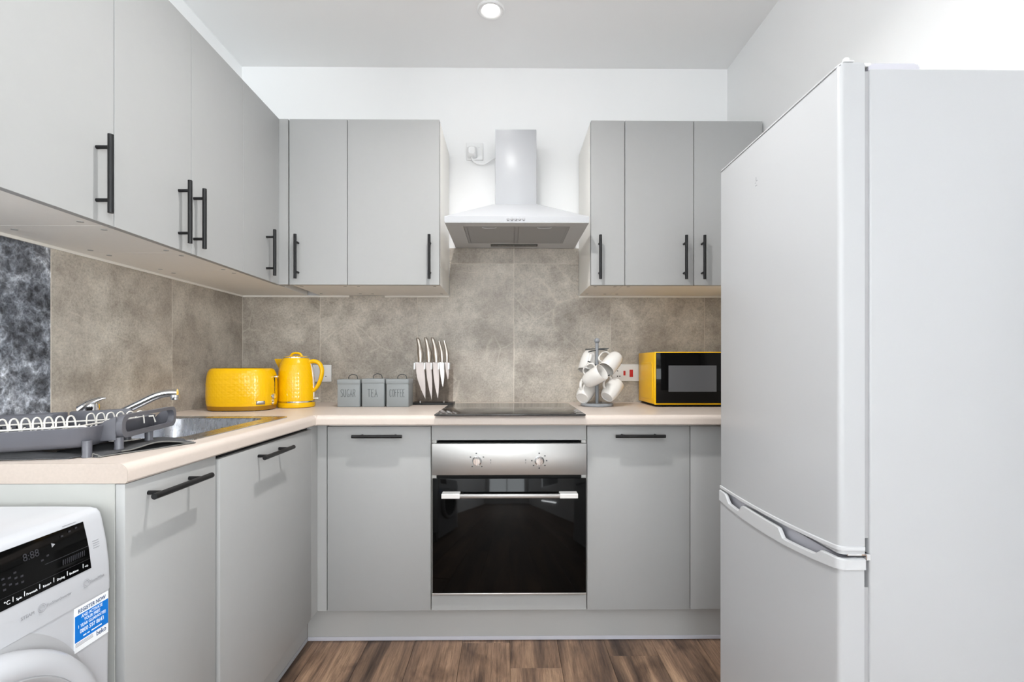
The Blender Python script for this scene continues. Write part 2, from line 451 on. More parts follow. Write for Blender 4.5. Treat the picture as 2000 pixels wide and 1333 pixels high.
# splashback tiles (each one an object, joints recessed)
g = .0012
def tile_back(poly):
    return obj('tile', B().prism(poly, lambda a, b, t: (a, t, b), YB, TY), M['tile'], wall_back, label='taupe stone-effect splashback tile')
ztop = UB + .002
edges = [TX, -.949, -.457, .034, .528, 1.007, XR]
U2R, R1L = -.2945, .3645       # cabinet sides beside the hood
for a, b in zip(edges, edges[1:]):
    a, b = a + g, b - g
    if abs(a + .457) < .01:
        tile_back([(a, .88), (b, .88), (b, 1.604), (U2R + .001, 1.604), (U2R + .001, ztop), (a, ztop)])
    elif abs(a - .034) < .01:
        tile_back([(a, .88), (b, .88), (b, ztop), (R1L - .001, ztop), (R1L - .001, 1.604), (a, 1.604)])
    else:
        tile_back([(a, .88), (b, .88), (b, ztop), (a, ztop)])
for a, b in ((U2R + .001, .034 - g), (.034 + g, R1L - .001)):
    tile_back([(a, 1.604 + 2 * g), (b, 1.604 + 2 * g), (b, 1.684), (a, 1.684)])
obj('grout', B().box(XL, YB - .0065, .88, XR, YB, ztop - .002).box(U2R + .003, YB - .0065, ztop, R1L - .003, YB, 1.682), M['grout'], wall_back)
for a, b, mm, lab in ((1.959, TY, 'tile', 'taupe stone-effect splashback tile'), (1.442, 1.959, 'tile', 'taupe stone-effect splashback tile'),
                      (.925, 1.442, 'marble', 'dark grey crystalline marble-effect splashback tile')):
    obj('tile', B().box(XL, a + g, .88, TX, b - g, ztop), M[mm], wall_left, label=lab)
obj('grout', B().box(XL, .93, .88, XL + .0065, TY, ztop - .002), M['grout'], wall_left)

# ------------------------------------------------------------------ ceiling downlights
def downlight(x, y, label, watt=LAMP_W, spread=140):
    t = thing('ceiling_downlight', label, 'ceiling light', (x, y, ZC), group='recessed ceiling downlights')
    obj('bezel', B().lathe([(.036, -.002), (.044, -.0075), (.054, -.0075), (.0585, -.003), (.0585, 0.001), (.036, .001)], (x, y, ZC), None, 40, False, False), M['plastic'], t)
    obj('lamp_lens', B().lathe([(.037, -.003), (.030, -.0045), (.0005, -.006)], (x, y, ZC), None, 32, True, True), M['lamp'], t)
    li = bpy.data.lights.new('lamp', 'AREA'); li.shape = 'DISK'; li.size = .075; li.energy = watt
    li.color = (1.0, .99, .975); li.spread = math.radians(spread)
    lo = bpy.data.objects.new('lamp', li); COL.objects.link(lo); lo.parent = t; lo.location = (0, 0, -.012)
downlight(-.07, 2.075, 'round white recessed downlight glowing in the ceiling in front of the cooker hood', LAMP_W * .03, 80)
downlight(-.07, 1.25, 'added unseen fill downlight in the ceiling over the middle of the kitchen floor', LAMP_W * .75, 140)  # unseen downlight added to brighten cabinet fronts, worktop and ceiling
downlight(-.07, -1.2, 'added unseen fill downlight in the ceiling over the open end of the room', LAMP_W * .1)  # unseen fill downlight, added to light the room
downlight(-.07, -3.6, 'added unseen fill downlight in the ceiling nearest the invented far window', LAMP_W * .3)  # another added fill downlight, out of view

# ------------------------------------------------------------------ handles and cabinets
def bar_handle(parent, face, axis, c0, c1, other, out):
    """bar handle; face: coordinate of the door face, axis 'z' (upright) or along the run; out: unit vector away from the door"""
    o = Vector(out); b = B()
    def pt(s, d):
        base = Vector(other)
        if axis == 'z': base.z = s
        elif axis == 'x': base.x = s
        else: base.y = s
        return base + o * d
    b.cyl(pt(c0, .034), pt(c1, .034), .0063, n=16)
    m = (c0 + c1) / 2
    for s in (m - .064, m + .064):
        b.cyl(pt(s, -.0005), pt(s, .034), .0045, n=12)
    return obj('handle', b, M['black'], parent, label='black bar handle')

def cam_caps(t, pts):
    for x, y in pts:
        obj('cam_cap', B().lathe([(.0072, -.0012), (.0072, .0005)], (x, y, UB + .003), None, 16), M['plinth'], t)

CZ0, CZ1 = UB + .003, UT      # carcass heights
def left_wall_unit(y0, y1, label, hy, grp='grey wall cabinets on the left wall'):
    t = thing('wall_cabinet', label, 'cabinet', (-1.16, (y0 + y1) / 2, UB), group=grp)
    obj('carcass', B().box(XL, y0 + .0005, CZ0, ULF - .020, y1 - .0005, CZ1, .0008, 1), M['carcass'], t)
    obj('gap_shade_strip', B().box(ULF - .0198, y0 + .0006, CZ0, ULF - .0192, y0 + .004, CZ1).box(ULF - .0198, y1 - .004, CZ0, ULF - .0192, y1 - .0006, CZ1), M['rack'], t, kind='stuff')  # dark strips paint in the shade inside the door gaps
    d = obj('door', B().box(ULF - .019, y0 + .0012, UB, ULF, y1 - .0012, UT, .0006, 1), M['door'], t)
    bar_handle(d, ULF, 'z', 1.4585, 1.648, (ULF, hy, 0), (1, 0, 0))
    return t
ly = [.9360, 1.2360, 1.5360, 1.8360]
lu = []
lu.append(left_wall_unit(ly[0], ly[1], 'grey wall cabinet on the left wall, the nearest one, handle at its right edge', 1.183))
lu.append(left_wall_unit(ly[1], ly[2], 'second grey wall cabinet from the near end of the left wall, handle at right', 1.477))
lu.append(left_wall_unit(ly[2], ly[3], 'grey wall cabinet on the left wall with its handle at the left', 1.547))
for t, a, b in zip(lu, ly, ly[1:]):
    cam_caps(t, [(-1.045, b - .035), (-1.275, b - .035), (-1.045, a + .035), (-1.275, a + .035)])
# corner unit: door on the left run, filler post, carcass into the corner
t = thing('corner_wall_cabinet', 'grey corner wall cabinet between the left and back runs above the toaster', 'cabinet', (-1.16, 2.0, UB))
obj('carcass', B().box(XL, 1.8365, CZ0, ULF - .020, 2.4745, CZ1, .0008, 1), M['carcass'], t)
d = obj('door', B().box(ULF - .019, 1.8372, UB, ULF, 2.1185, UT, .0006, 1), M['door'], t)
bar_handle(d, ULF, 'z', 1.4585, 1.648, (ULF, 2.011, 0), (1, 0, 0))
obj('corner_filler', B().box(ULF - .019, 2.1205, UB, -.9515, UF + .018, UT, .0008, 1), M['door'], t)
cam_caps(t, [(-1.045, 1.872), (-1.275, 1.872), (-1.0, 2.18)])

def back_wall_unit(x0, x1, doors, label):
    t = thing('wall_cabinet', label, 'cabinet', ((x0 + x1) / 2, 2.31, UB), group='grey wall cabinets on the back wall')
    obj('carcass', B().box(x0 + .0005, UF + .020, CZ0, x1 - .0005, TY - .0005, CZ1, .0008, 1), M['carcass'], t)
    for a, b, hx in doors:
        obj('gap_shade_strip', B().box(a + .0006, UF + .0188, CZ0, a + .004, UF + .0198, CZ1).box(b - .004, UF + .0188, CZ0, b - .0006, UF + .0198, CZ1), M['rack'], t, kind='stuff')  # same painted gap shade, behind each side of the door
        d = obj('door', B().box(a + .0014, UF, UB, b - .0014, UF + .0185, UT, .0006, 1), M['door'], t)
        bar_handle(d, UF, 'z', 1.461, 1.6505, (hx, UF, 0), (0, -1, 0))
    cam_caps(t, [(x0 + .03, UF + .06), (x1 - .03, UF + .06), (x0 + .03, 2.41), (x1 - .03, 2.41)])
    return t
back_wall_unit(-.9475, -.695, [(-.9475, -.695, -.907)], 'narrow grey wall cabinet above the kettle, beside the corner')
back_wall_unit(-.695, -.2945, [(-.695, -.2945, -.335)], 'wide grey wall cabinet above the canisters, left of the cooker hood')
back_wall_unit(.3645, .5137, [(.3645, .5137, .401)], 'narrowest grey wall cabinet, right of the cooker hood above the mug tree')
back_wall_unit(.5137, 1.1185, [(.5137, .8165, .772), (.8165, 1.1185, .851)], 'two-door grey wall cabinet above the microwave, half behind the fridge')
# pale sealant bead under the cabinets where they meet the tiles
sb = B().box(TX, .95, UB - .006, TX + .006, TY, UB + .0025).box(TX + .006, TY - .006, UB - .006, -.80, TY, UB + .0025)
sb.box(-.62, TY - .006, UB - .006, U2R, TY, UB + .0025)
obj('sealant_bead', sb, M['sealant'], wall_left, label='white sealant bead under the wall cabinets')
obj('sealant_bead', B().box(R1L, TY - .006, UB - .006, XR, TY, UB + .0025), M['sealant'], wall_back)

# ------------------------------------------------------------------ base cabinets
DT, DB = .8535, .1431
def base_carcass(t, x0, y0, x1, y1, name='carcass', m='carcass'):
    return obj(name, B().box(x0, y0, DB + .004, x1, y1, WT_BOT - .001, .0006, 1), M[m], t)
# end unit of the left run
t = thing('base_cabinet', 'grey base cabinet with white side panel beside the washing machine', 'cabinet', (-1.04, 1.095, .0))
base_carcass(t, -1.332, .9645, BLF - .028, 1.2395)
obj('side_panel', B().box(-1.332, .9465, .0, BLF - .0275, .964, WT_BOT - .001, .0006, 1), M['panelwhite'], t, label='white end panel')
d = obj('door', B().box(BLF - .026, .9465, DB, BLF - .008, 1.2395, .8610, .0012, 2), M['door'], t)
bar_handle(d, BLF, 'y', .977, 1.167, (BLF - .008, 0, .829), (1, 0, 0))
# sink unit
t = thing('base_cabinet', 'wide grey base cabinet under the sink, in the left run', 'cabinet', (-1.04, 1.53, .0))
obj('carcass', B().box(-1.332, 1.2435, DB + .004, BLF - .020, 1.85, .70, .0006, 1), M['carcass'], t)
obj('gap_shade_fill', B().box(-.765, 1.2435, .70, BLF - .020, 1.85, WT_BOT - .001), M['dark'], t)  # black fill paints in the shade of the gap above the door
d = obj('door', B().box(BLF - .0185, 1.2440, DB, BLF, 1.820, DT - .002, .0012, 2), M['door'], t)
bar_handle(d, BLF, 'y', 1.403, 1.593, (BLF, 0, .824), (1, 0, 0))
# corner post with two faces
t = thing('corner_post', 'grey corner filler post where the two base runs meet', 'filler panel', (-.71, 1.87, .0))
obj('post_face', B().box(BLF - .018, 1.8225, DB, BLF - .001, BF + .017, WT_BOT - .001, .0008, 1), M['door'], t)
obj('post_face', B().box(BLF - .0008, BF, DB, -.6950, BF + .017, WT_BOT - .001, .0008, 1), M['door'], t)
# back run
def back_base(x0, x1, label, handle):
    t = thing('base_cabinet', label, 'cabinet', ((x0 + x1) / 2, 2.17, 0))
    base_carcass(t, x0 + .0005, BF + .0195, x1 - .0005, 2.466)
    d = obj('door', B().box(x0 + .0015, BF, DB, x1 - .0015, BF + .0185, DT, .0012, 2), M['door'], t)
    if handle: bar_handle(d, BF, 'x', handle[0], handle[1], (0, BF, .8195), (0, -1, 0))
    return t
back_base(-.6935, -.2935, 'grey base cabinet left of the oven', (-.5885, -.399))
back_base(.3075, .7085, 'grey base cabinet right of the oven', (.4125, .602))
back_base(.7085, 1.1195, 'grey base cabinet in the back corner, mostly hidden by the fridge', None)
# oven housing
t = thing('oven_housing', 'grey oven housing with slim filler panels above and below the oven', 'cabinet', (.007, 2.17, 0))
hb = B().box(-.2925, BF + .0195, DB + .004, -.2755, 2.466, WT_BOT - .001).box(.2895, BF + .0195, DB + .004, .3065, 2.466, WT_BOT - .001)
hb.box(-.2755, BF + .0195, DB + .004, .2895, 2.466, .195).box(-.2755, 2.43, .195, .2895, 2.466, .80)
obj('carcass', hb, M['carcass'], t)
obj('filler_panel', B().box(-.2920, BF, .8005, .3060, BF + .0185, WT_BOT - .001, .001, 1), M['door'], t)
obj('filler_panel', B().box(-.2920, BF, DB, .3060, BF + .0185, .2045, .001, 1), M['door'], t)
# plinths
t = thing('plinth', 'grey plinth board along the floor below the oven', 'plinth', (.17, 1.94, 0))
obj('board', B().box(-.788, 1.930, .002, 1.115, 1.946, DB + .002), M['plinth'], t)
obj('sealing_strip', B().box(-.786, 1.9265, .001, 1.115, 1.9298, .016, .001, 1), M['greyplastic'], t)
t = thing('plinth', 'grey plinth board along the floor below the sink cabinet', 'plinth', (-.80, 1.43, 0))
obj('board', B().box(-.804, .966, .002, -.789, 1.9295, DB + .002), M['plinth'], t)
obj('sealing_strip', B().box(-.7888, .966, .001, -.7858, 1.926, .016, .001, 1), M['gasket'], t)

# ------------------------------------------------------------------ worktop
t = thing('worktop', 'pale beige laminate worktop with a rolled front edge along both runs', 'worktop', (-.1, 2.15, WT_BOT))
def edge_profile():
    h = WT_TOP - WT_BOT; r = .017
    pts = [(.05, 0), (.004, 0), (.0, .004)]
    for i in range(9):
        a = PI - (PI / 2) * i / 8
        pts.append((r + r * math.cos(a), h - r + r * math.sin(a)))
    return pts + [(.05, h)]
YW = 1.834
bb = B()
pr = edge_profile()
bb.loft([[(xx, YW + a, WT_BOT + b) for a, b in pr] for xx in (-.7175, XR - .003)])
bb.box(-.7175, YW + .05, WT_BOT, XR - .003, TY - .001, WT_TOP)
bb.box(TX + .001, YW, WT_BOT, -.7175, TY - .001, WT_TOP)
obj('back_section', bb, M['worktop'], t)
bl = B()
ys = .9455
bl.loft([[(xf - a, yy, WT_BOT + b) for a, b in pr] for xf, yy in ((-.732, ys), (-.7178, YW - .0006))])
bl.loft([[(xf - .05, yy, WT_BOT), (xf - .05, yy, WT_TOP), (-.84, yy, WT_TOP), (-.84, yy, WT_BOT)] for xf, yy in ((-.732, ys), (-.7178, YW - .0006))])
bl.box(TX + .001, ys, WT_BOT, -.84, 1.235, WT_TOP).box(TX + .001, 1.235, WT_BOT, -1.20, 1.74, WT_TOP).box(TX + .001, 1.74, WT_BOT, -.84, YW - .0006, WT_TOP)
obj('left_section', bl, M['worktop'], t)
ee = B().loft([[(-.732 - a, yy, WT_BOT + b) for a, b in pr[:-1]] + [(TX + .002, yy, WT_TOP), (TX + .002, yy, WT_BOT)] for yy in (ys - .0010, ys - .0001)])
obj('end_edging', ee, M['edging'], t, label='slightly darker edging strip on the cut end')  # edging beige darkened to offset the strong light on this end

# ------------------------------------------------------------------ sink and mixer tap
SX0, SX1, SY0, SY1 = -1.262, -.790, 1.200, 1.785
t = thing('inset_sink', 'stainless steel inset sink with one square bowl in the left worktop', 'sink', (-1.03, 1.49, WT_TOP))
obj('deck', B().ring_plate(rrect(SX0, SY0, SX1, SY1, .045, 8), rrect(-1.190, 1.255, -.850, 1.730, .05, 8), lambda a, b, tt: (a, b, tt), WT_TOP + .0003, WT_TOP + .0022), M['sink'], t)
bw = B(); R = []
for dz, ins, r in ((.0015, 0, .05), (-.003, .002, .05), (-.10, .006, .05), (-.145, .012, .055), (-.158, .03, .05), (-.160, .06, .04)):
    R.append([(a, b, WT_TOP + dz) for a, b in rrect(-1.190 + ins, 1.255 + ins, -.850 - ins, 1.730 - ins, r, 8)])
bw.loft(R, False, True)
bwl = obj('bowl', bw, M['sink'], t)
obj('rim_bead', B().tube([(a, b, WT_TOP + .0015) for a, b in rrect(SX0, SY0, SX1, SY1, .045, 8)], .0022, 6, True), M['chrome'], t)
obj('waste', B().lathe([(.04, 0), (.038, .003), (.02, .002), (.001, .0015)], (-1.02, 1.49, WT_TOP - .1595), None, 28), M['chrome'], bwl)

TPX, TPY, TZ = -1.226, 1.444, WT_TOP + .0022
t = thing('mixer_tap', 'chrome mixer tap with lever and rising spout behind the dish rack', 'tap', (TPX, TPY, TZ))
obj('body', B().lathe([(.026, 0), (.026, .006), (.021, .010), (.020, .042), (.022, .060), (.021, .073), (.012, .078)], (TPX, TPY, TZ), None, 28), M['chrome'], t)
lev = B()
hp = bez([(TPX - .020, TPY - .020, TZ + .055), (TPX - .006, TPY - .006, TZ + .073), (TPX + .012, TPY + .006, TZ + .085), (TPX + .026, TPY + .010, TZ + .090), (TPX + .036, TPY + .013, TZ + .090)], 8)
rings = []
for i, p in enumerate(hp):
    s = i / (len(hp) - 1); wdt = .021 * (1 - s) ** .7 + .006; th = .013 * (1 - s) + .0025
    wv = Vector((-.6, .8, 0)); up = Vector((-.15, -.1, 1))
    rings.append([p + wv * wdt * math.cos(a) + up * th * math.sin(a) for a in [2 * PI * k / 14 for k in range(14)]])
lev.loft(rings)
obj('lever', lev, M['chrome'], t)
sp = bez([(TPX + .01, TPY + .003, TZ + .028), (TPX + .055, TPY + .018, TZ + .038), (TPX + .105, TPY + .036, TZ + .066), (TPX + .150, TPY + .052, TZ + .092), (TPX + .180, TPY + .062, TZ + .101), (TPX + .206, TPY + .071, TZ + .102)], 8)
spo = obj('spout', B().tube(sp, .0118, 16), M['chrome'], t)
e = sp[-1]
obj('aerator', B().lathe([(.0128, 0), (.0128, -.008), (.0112, -.009), (.0112, -.015), (.009, -.016)], (e.x - .006, e.y - .003, e.z - .006), None, 20), M['chrome'], spo)

# ------------------------------------------------------------------ oven
OX0, OX1 = -.2890, .3050
t = thing('built_in_oven', 'built-in electric oven with steel control panel and black glass door', 'oven', (.008, 2.1, .2))
obj('oven_box', B().box(-.272, BF + .004, .200, .286, 2.40, .792), M['dark'], t)
cp = obj('control_panel', B().box(OX0, BF - .014, .668, OX1, BF + .003, .7895, .002, 2), M['steel'], t)
for kx in (-.116, .1225):
    k = B().lathe([(.0185, 0), (.0185, .004), (.0155, .006), (.0145, .020), (.013, .0225), (.002, .023)], (kx, BF - .014, .7235), Matrix.Rotation(PI / 2, 4, 'X'), 32)
    k.box(kx - .0026, BF - .0395, .7235 - .0145, kx + .0026, BF - .036, .7235 + .0145, .001, 1)
    obj('knob', k, M['chrome'], cp, label='chrome rotary knob')
mk = B()
for kx, angs in ((-.116, (150, 95, 30, -50, -130)), (.1225, (90, 180, 0, -40, -140, -90, 40))):
    for a in angs:
        a = math.radians(a); mk.box(kx + .0285 * math.cos(a) - .0028, BF - .0143, .7235 + .0285 * math.sin(a) - .0022, kx + .0285 * math.cos(a) + .0028, BF - .0138, .7235 + .0285 * math.sin(a) + .0022)
for kx in (-.0635, .0705):
    for dz in (-.008, 0, .004):
        mk.box(kx - .0018, BF - .0143, .7235 + dz - .0012, kx + .0018, BF - .0138, .7235 + dz + .0012)
obj('dial_marks', mk, M['lettering'], cp, kind='stuff')
dr = obj('door', B().box(OX0 + .002, BF - .010, .2145, OX1 - .002, BF + .003, .6545, .0015, 2), M['blackglass'], t)
obj('bottom_trim', B().box(OX0, BF - .012, .2065, OX1, BF + .003, .2138, .001, 1), M['steel'], t)
hd = B().box(-.247, BF - .050, .589, .266, BF - .038, .6045, .002, 2)
hh = obj('handle', hd, M['steel'], dr, label='flat steel bar handle')
obj('handle_bracket', B().box(-.2475, BF - .0515, .588, -.1785, BF - .0105, .6055, .0015, 1), M['bladebright'], dr)
obj('handle_bracket', B().box(.198, BF - .0515, .588, .2665, BF - .0105, .6055, .0015, 1), M['bladebright'], dr)

# ------------------------------------------------------------------ hob
t = thing('ceramic_hob', 'black ceramic glass hob set in the worktop above the oven', 'hob', (.010, 2.07, WT_TOP))
obj('glass_top', B().box(-.272, 1.812, WT_TOP + .0005, .293, 2.335, WT_TOP + .006, .0015, 2), M['hob'], t)

# ------------------------------------------------------------------ cooker hood
HX0, HX1, HY0, HZ0, HZ1 = -.262, .3425, 2.030, 1.6870, 1.7115
t = thing('cooker_hood', 'white chimney cooker hood on the wall above the hob', 'cooker hood', (.04, 2.47, HZ0))
hs = B()
hs.loft([[(HX0, HY0, HZ0), (HX1, HY0, HZ0), (HX1, YB, HZ0), (HX0, YB, HZ0)], [(HX0, HY0, HZ1), (HX1, HY0, HZ1), (HX1, YB, HZ1), (HX0, YB, HZ1)],
         [(-.066, 2.292, 1.8480), (.147, 2.292, 1.8480), (.147, YB, 1.8480), (-.066, YB, 1.8480)]])
can = obj('canopy', hs, M['hoodwhite'], t, smooth=20)
obj('chimney', B().box(-.0565, 2.300, 1.8480, .1375, YB, 2.2050, .002, 2), M['hoodwhite'], t)
obj('underside_panel', B().ring_plate(rrect(HX0 + .001, HY0 + .001, HX1 - .001, YB - .012, .001, 1), rrect(-.188, 2.085, .270, 2.375, .001, 1), lambda a, b, tt: (a, b, tt), HZ0 - .0025, HZ0 - .0004), M['hoodgrey'], t)
for a, b in ((-.188, .033), (.049, .270)):
    f = obj('grease_filter', B().box(a + .014, 2.092, HZ0 - .0024, b - .002 if a < 0 else b - .014, 2.368, HZ0 - .0002) if a < 0 else B().box(a + .002, 2.092, HZ0 - .0024, b - .014, 2.368, HZ0 - .0002), M['filter'], t)
    m = (a + b) / 2
    obj('filter_grip', B().tube([(m + .03 * math.cos(PI * i / 10), 2.098 + .014 * math.sin(PI * i / 10), HZ0 - .003) for i in range(11)], .002, 6), M['hoodgrey'], f)
ff = B()
for x0, x1 in ((-.186, -.175), (.033, .049), (.257, .268)): ff.box(x0, 2.087, HZ0 - .0032, x1, 2.373, HZ0 - .0022)
ff.box(-.186, 2.0865, HZ0 - .0030, .268, 2.0915, HZ0 - .0021).box(-.186, 2.3685, HZ0 - .0030, .268, 2.3735, HZ0 - .0021)
obj('filter_frame', ff, M['gasket'], t)
obj('light_cover', B().box(-.082, 2.395, HZ0 - .006, .150, 2.430, HZ0 - .0026, .001, 1), M['hob'], t, label='dark glass light cover')
for i in range(5):
    xx = .0035 + i * .0162
    obj('button', B().lathe([(.0058, 0), (.0058, .003), (.0045, .0045), (.0008, .0045)], (xx, HY0, 1.6995), Matrix.Rotation(PI / 2, 4, 'X'), 16), M['gasket'], t, label='small grey push button')

# socket, plug and cable beside the chimney
t = thing('wall_socket', 'white single wall socket beside the cooker hood chimney', 'socket', (-.166, YB, 2.178))
obj('faceplate', B().box(-.2085, YB - .009, 2.1330, -.1235, YB - .0002, 2.2210, .003, 2), M['plastic'], t)
obj('switch', B().box(-.1490, YB - .012, 2.196, -.1390, YB - .0085, 2.213, .001, 1), M['plastic'], t)
t = thing('power_plug', 'white plug with a short cable running behind the hood chimney', 'plug', (-.178, YB - .009, 2.17))
obj('plug_body', B().loft([[(a, yy, b) for a, b in rrect(-.178 - w, 2.168 - h, -.178 + w, 2.168 + h, .010, 4)] for yy, w, h in ((YB - .0092, .026, .028), (YB - .022, .025, .027), (YB - .040, .019, .021), (YB - .044, .015, .017))]), M['plastic'], t)
obj('cable', B().tube(bez([(-.178, YB - .026, 2.142), (-.176, YB - .026, 2.128), (-.155, YB - .024, 2.110), (-.115, YB - .022, 2.106), (-.075, YB - .022, 2.131), (-.0575, YB - .022, 2.136)], 8), .0036, 10), M['plastic'], t)

# ------------------------------------------------------------------ fridge freezer
FX, FY0, FY1, FZ = .672, .977, 1.528, 1.708
t = thing('fridge_freezer', 'tall white fridge freezer with curved handle recess between its two doors', 'fridge', (.92, 1.25, 0))
obj('cabinet', B().box(.7330, FY0, .03, XR - .006, FY1, 1.6920, .004, 3), M['fridge'], t)
obj('gasket', B().box(.7235, FY0 + .004, .74, .7328, FY1 - .006, 1.688).box(.7235, FY0 + .004, .06, .7328, FY1 - .006, .64), M['gasket'], t)
def door_plan(z, ins=0.0):
    r = .010
    pts = [(.7230, FY1 - ins), (FX + .004, FY1 - ins)]
    pts += [(FX + .0015, FY1 - .0012 - ins), (FX + ins, FY1 - .005 - ins)]
    for i in range(9):
        a = PI + (PI / 2) * i / 8
        pts.append((FX + ins + r + r * math.cos(a), FY0 + ins + r + r * math.sin(a)))
    pts.append((.7230, FY0 + ins))
    return [(a, b, z) for a, b in pts]
ud = obj('upper_door', B().loft([door_plan(.7085), door_plan(1.698), door_plan(1.7045, .002), door_plan(FZ, .010)]), M['fridge'], t, smooth=30)
obj('top_trim', B().tube([(FX - .0004, FY1 - .004, 1.6985), (FX - .0004, FY0 + .012, 1.6985), (FX + .004, FY0 + .003, 1.7)], .0016, 6), M['gasket'], ud)
def quad_z(s, a, m, b):
    # parabola through the far end (s = 0), the middle and the near end (s = 1)
    return a + (4 * m - 3 * a - b) * s + (2 * a + 2 * b - 4 * m) * s * s
def door_path(out, n=60):
    # front face from the far end to the near end, round the corner, then along the near side; (x, y, s)
    pts = []
    for i in range(n + 1):
        y = FY1 - .001 - (FY1 - FY0 - .011) * i / n
        pts.append((FX - out, y, min(1, (FY1 - y) / (FY1 - FY0))))
    for i in range(1, 7):
        a = PI + (PI / 2) * i / 6
        pts.append((FX + .010 + (.010 + out) * math.cos(a), FY0 + .010 + (.010 + out) * math.sin(a), 1.0))
    pts.append((.7220, FY0 - out, 1.0))
    return pts
def strip(zb, zt, o, depth):
    # upright band following the door's edge, proud of it by o
    A, Bk = door_path(o), door_path(-depth)
    return B().loft([[(p[0], p[1], zb(p[2])), (p[0], p[1], zt(p[2]) - .0015), (p[0] + (q[0] - p[0]) * .3, p[1] + (q[1] - p[1]) * .3, zt(p[2])), (q[0], q[1], zt(p[2])), (q[0], q[1], zb(p[2]))] for p, q in zip(A, Bk)])
tz = lambda s: quad_z(s, .7045, .7015, .7165)
obj('bottom_trim', strip(tz, lambda s: tz(s) + .0085, .0025, .006), M['trimwhite'], ud, label='white plastic edge strip')
lg = B()
for dy, dz, w, h in ((0, .010, .0022, .010), (-.004, .004, .007, .0016), (.003, 0, .006, .0016), (-.001, -.008, .009, .0022)):
    lg.box(FX - .0003, 1.308 + dy - w / 2, 1.584 + dz - h / 2, FX + .0002, 1.308 + dy + w / 2, 1.584 + dz + h / 2)
obj('badge', lg, M['greyprint'], ud, label='tiny faint grey maker mark')
lip_bot = lambda s: quad_z(s, .6655, .6535, .6785)
def lip_top(s):
    base = quad_z(s, .6980, .6905, .7000)
    def gate(a, b, e):
        u = min(1, max(0, (s - a) / e)) * min(1, max(0, (b - s) / e)); return u * u * (3 - 2 * u)
    k = max(gate(.07, .275, .05), gate(.60, .905, .045))
    return base * (1 - k) + (lip_bot(s) + .0135) * k
A, Bk = door_path(0), door_path(-.005)
lb = B().loft([[(p[0], p[1], .05), (p[0], p[1], lip_bot(p[2]) + .004), (q[0], q[1], lip_bot(p[2]) + .004), (q[0], q[1], .05)] for p, q in zip(A, Bk)])
lb.box(FX + .0045, FY0 + .0045, .05, .7230, FY1 - .001, .645)
ld = obj('lower_door', lb, M['fridge'], t, smooth=30)
obj('handle_strip', strip(lip_bot, lip_top, .0045, .005), M['trimwhite'], ld, label='white scalloped handle strip')
obj('handle_pocket', B().box(FX + .018, FY0 + .0106, .6465, .7220, FY1 - .001, .694), M['greyplastic'], ld, label='lilac grey plastic handle recess')
obj('middle_hinge', B().box(.690, FY0 + .003, .7035, .7325, FY0 + .05, .7095, .001, 1).box(.7235, FY0 - .004, .6970, .7325, FY0 + .01, .7095, .001, 1), M['chrome'], t)
obj('top_hinge', B().box(.683, FY0 + .004, FZ + .0004, .705, FY0 + .05, FZ + .003, .001, 1).lathe([(.006, 0), (.006, .012), (.0045, .014)], (.697, FY0 + .018, FZ + .0005), None, 16).box(.705, FY0 + .006, 1.7002, .742, FY0 + .04, 1.7075, .002, 1), M['plastic'], t)
obj('hinge_cover', B().loft([[(a, yy, b) for a, b in ((.735, 1.6921), (.735, 1.699), (.741, 1.7045), (.748, 1.7060), (.828, 1.7060), (.836, 1.7035), (.839, 1.698), (.839, 1.6921))] for yy in (FY0 + .006, FY0 + .10)]), M['greyplastic'], t)

# ------------------------------------------------------------------ washing machine
WY0, WY1 = .325, .925
t = thing('washing_machine', 'white front-loading washing machine under the near end of the left worktop', 'washing machine', (-1.03, .62, 0))
def wm_rings(prof, y0, y1, r=.014, n=6):
    cx = -1.0; out = []
    seq = [(y0, 0.0)]
    for i in range(n + 1):
        a = (PI / 2) * i / n
        seq.append((y1 - r + r * math.sin(a), r * (1 - math.cos(a))))
    for yy, ins in seq:
        out.append([(x - ins if x > cx else x, yy, min(z, .8285 - ins * 1.0)) for x, z in prof])
    return out
low = [(-1.325, .03), (-.752, .03), (-.749, .25), (-.746, .50), (-.744, .6738), (-1.325, .6738)]
body = obj('body', B().loft(wm_rings(low, WY0, WY1)), M['white'], t, smooth=40)
top = [(-1.325, .6745), (-.7425, .6745), (-.7425, .69), (-.7440, .725), (-.7490, .765), (-.7570, .805), (-.7610, .8170), (-.7670, .8235), (-.7790, .8265), (-.83, .8285), (-1.325, .8285)]
panel = obj('control_fascia', B().loft(wm_rings(top, WY0, WY1)), M['white'], t, smooth=40)
def fx(z):
    pts = [(.6745, -.7425), (.69, -.7425), (.725, -.7440), (.765, -.7490), (.805, -.7570), (.817, -.7610)]
    for (a, xa), (b, xb) in zip(pts, pts[1:]):
        if a <= z <= b: return xa + (xb - xa) * (z - a) / (b - a)
    return -.7425 if z < .7 else -.761
def wrap(y0, y1, zs, d0, d1):
    b = B()
    rows = [(z, fx(z)) for z in zs]
    b.loft([[(x + d1, y, z) for z, x in rows] + [(x + d0, y, z) for z, x in rows[::-1]] for y in (y0, y1)])
    return b
disp = obj('display', wrap(.7195, .8770, [.729, .745, .765, .785, .8115], -.001, .0012), M['blackglass'], t, label='black glass touch display')
def on_panel(y, z, up=1.0):
    dz = .01; return frame((fx(z) + .0015, y, z), (0, 1, 0), (fx(z + dz) - fx(z), 0, dz))
text('digits', '8:88', .0165, M['faintprint'], disp, on_panel(.7630, .7855), sx=.95)
text('icon', '\u25b6', .008, M['greyprint'], disp, on_panel(.8110, .7905))
lab = [('\u00b0C', .7265), ('Spin', .7445), ('Prewash', .7600), ('Rinse+', .7870), ('Drying', .8110), ('Bedtime', .8340), ('+\u2299', .8640)]
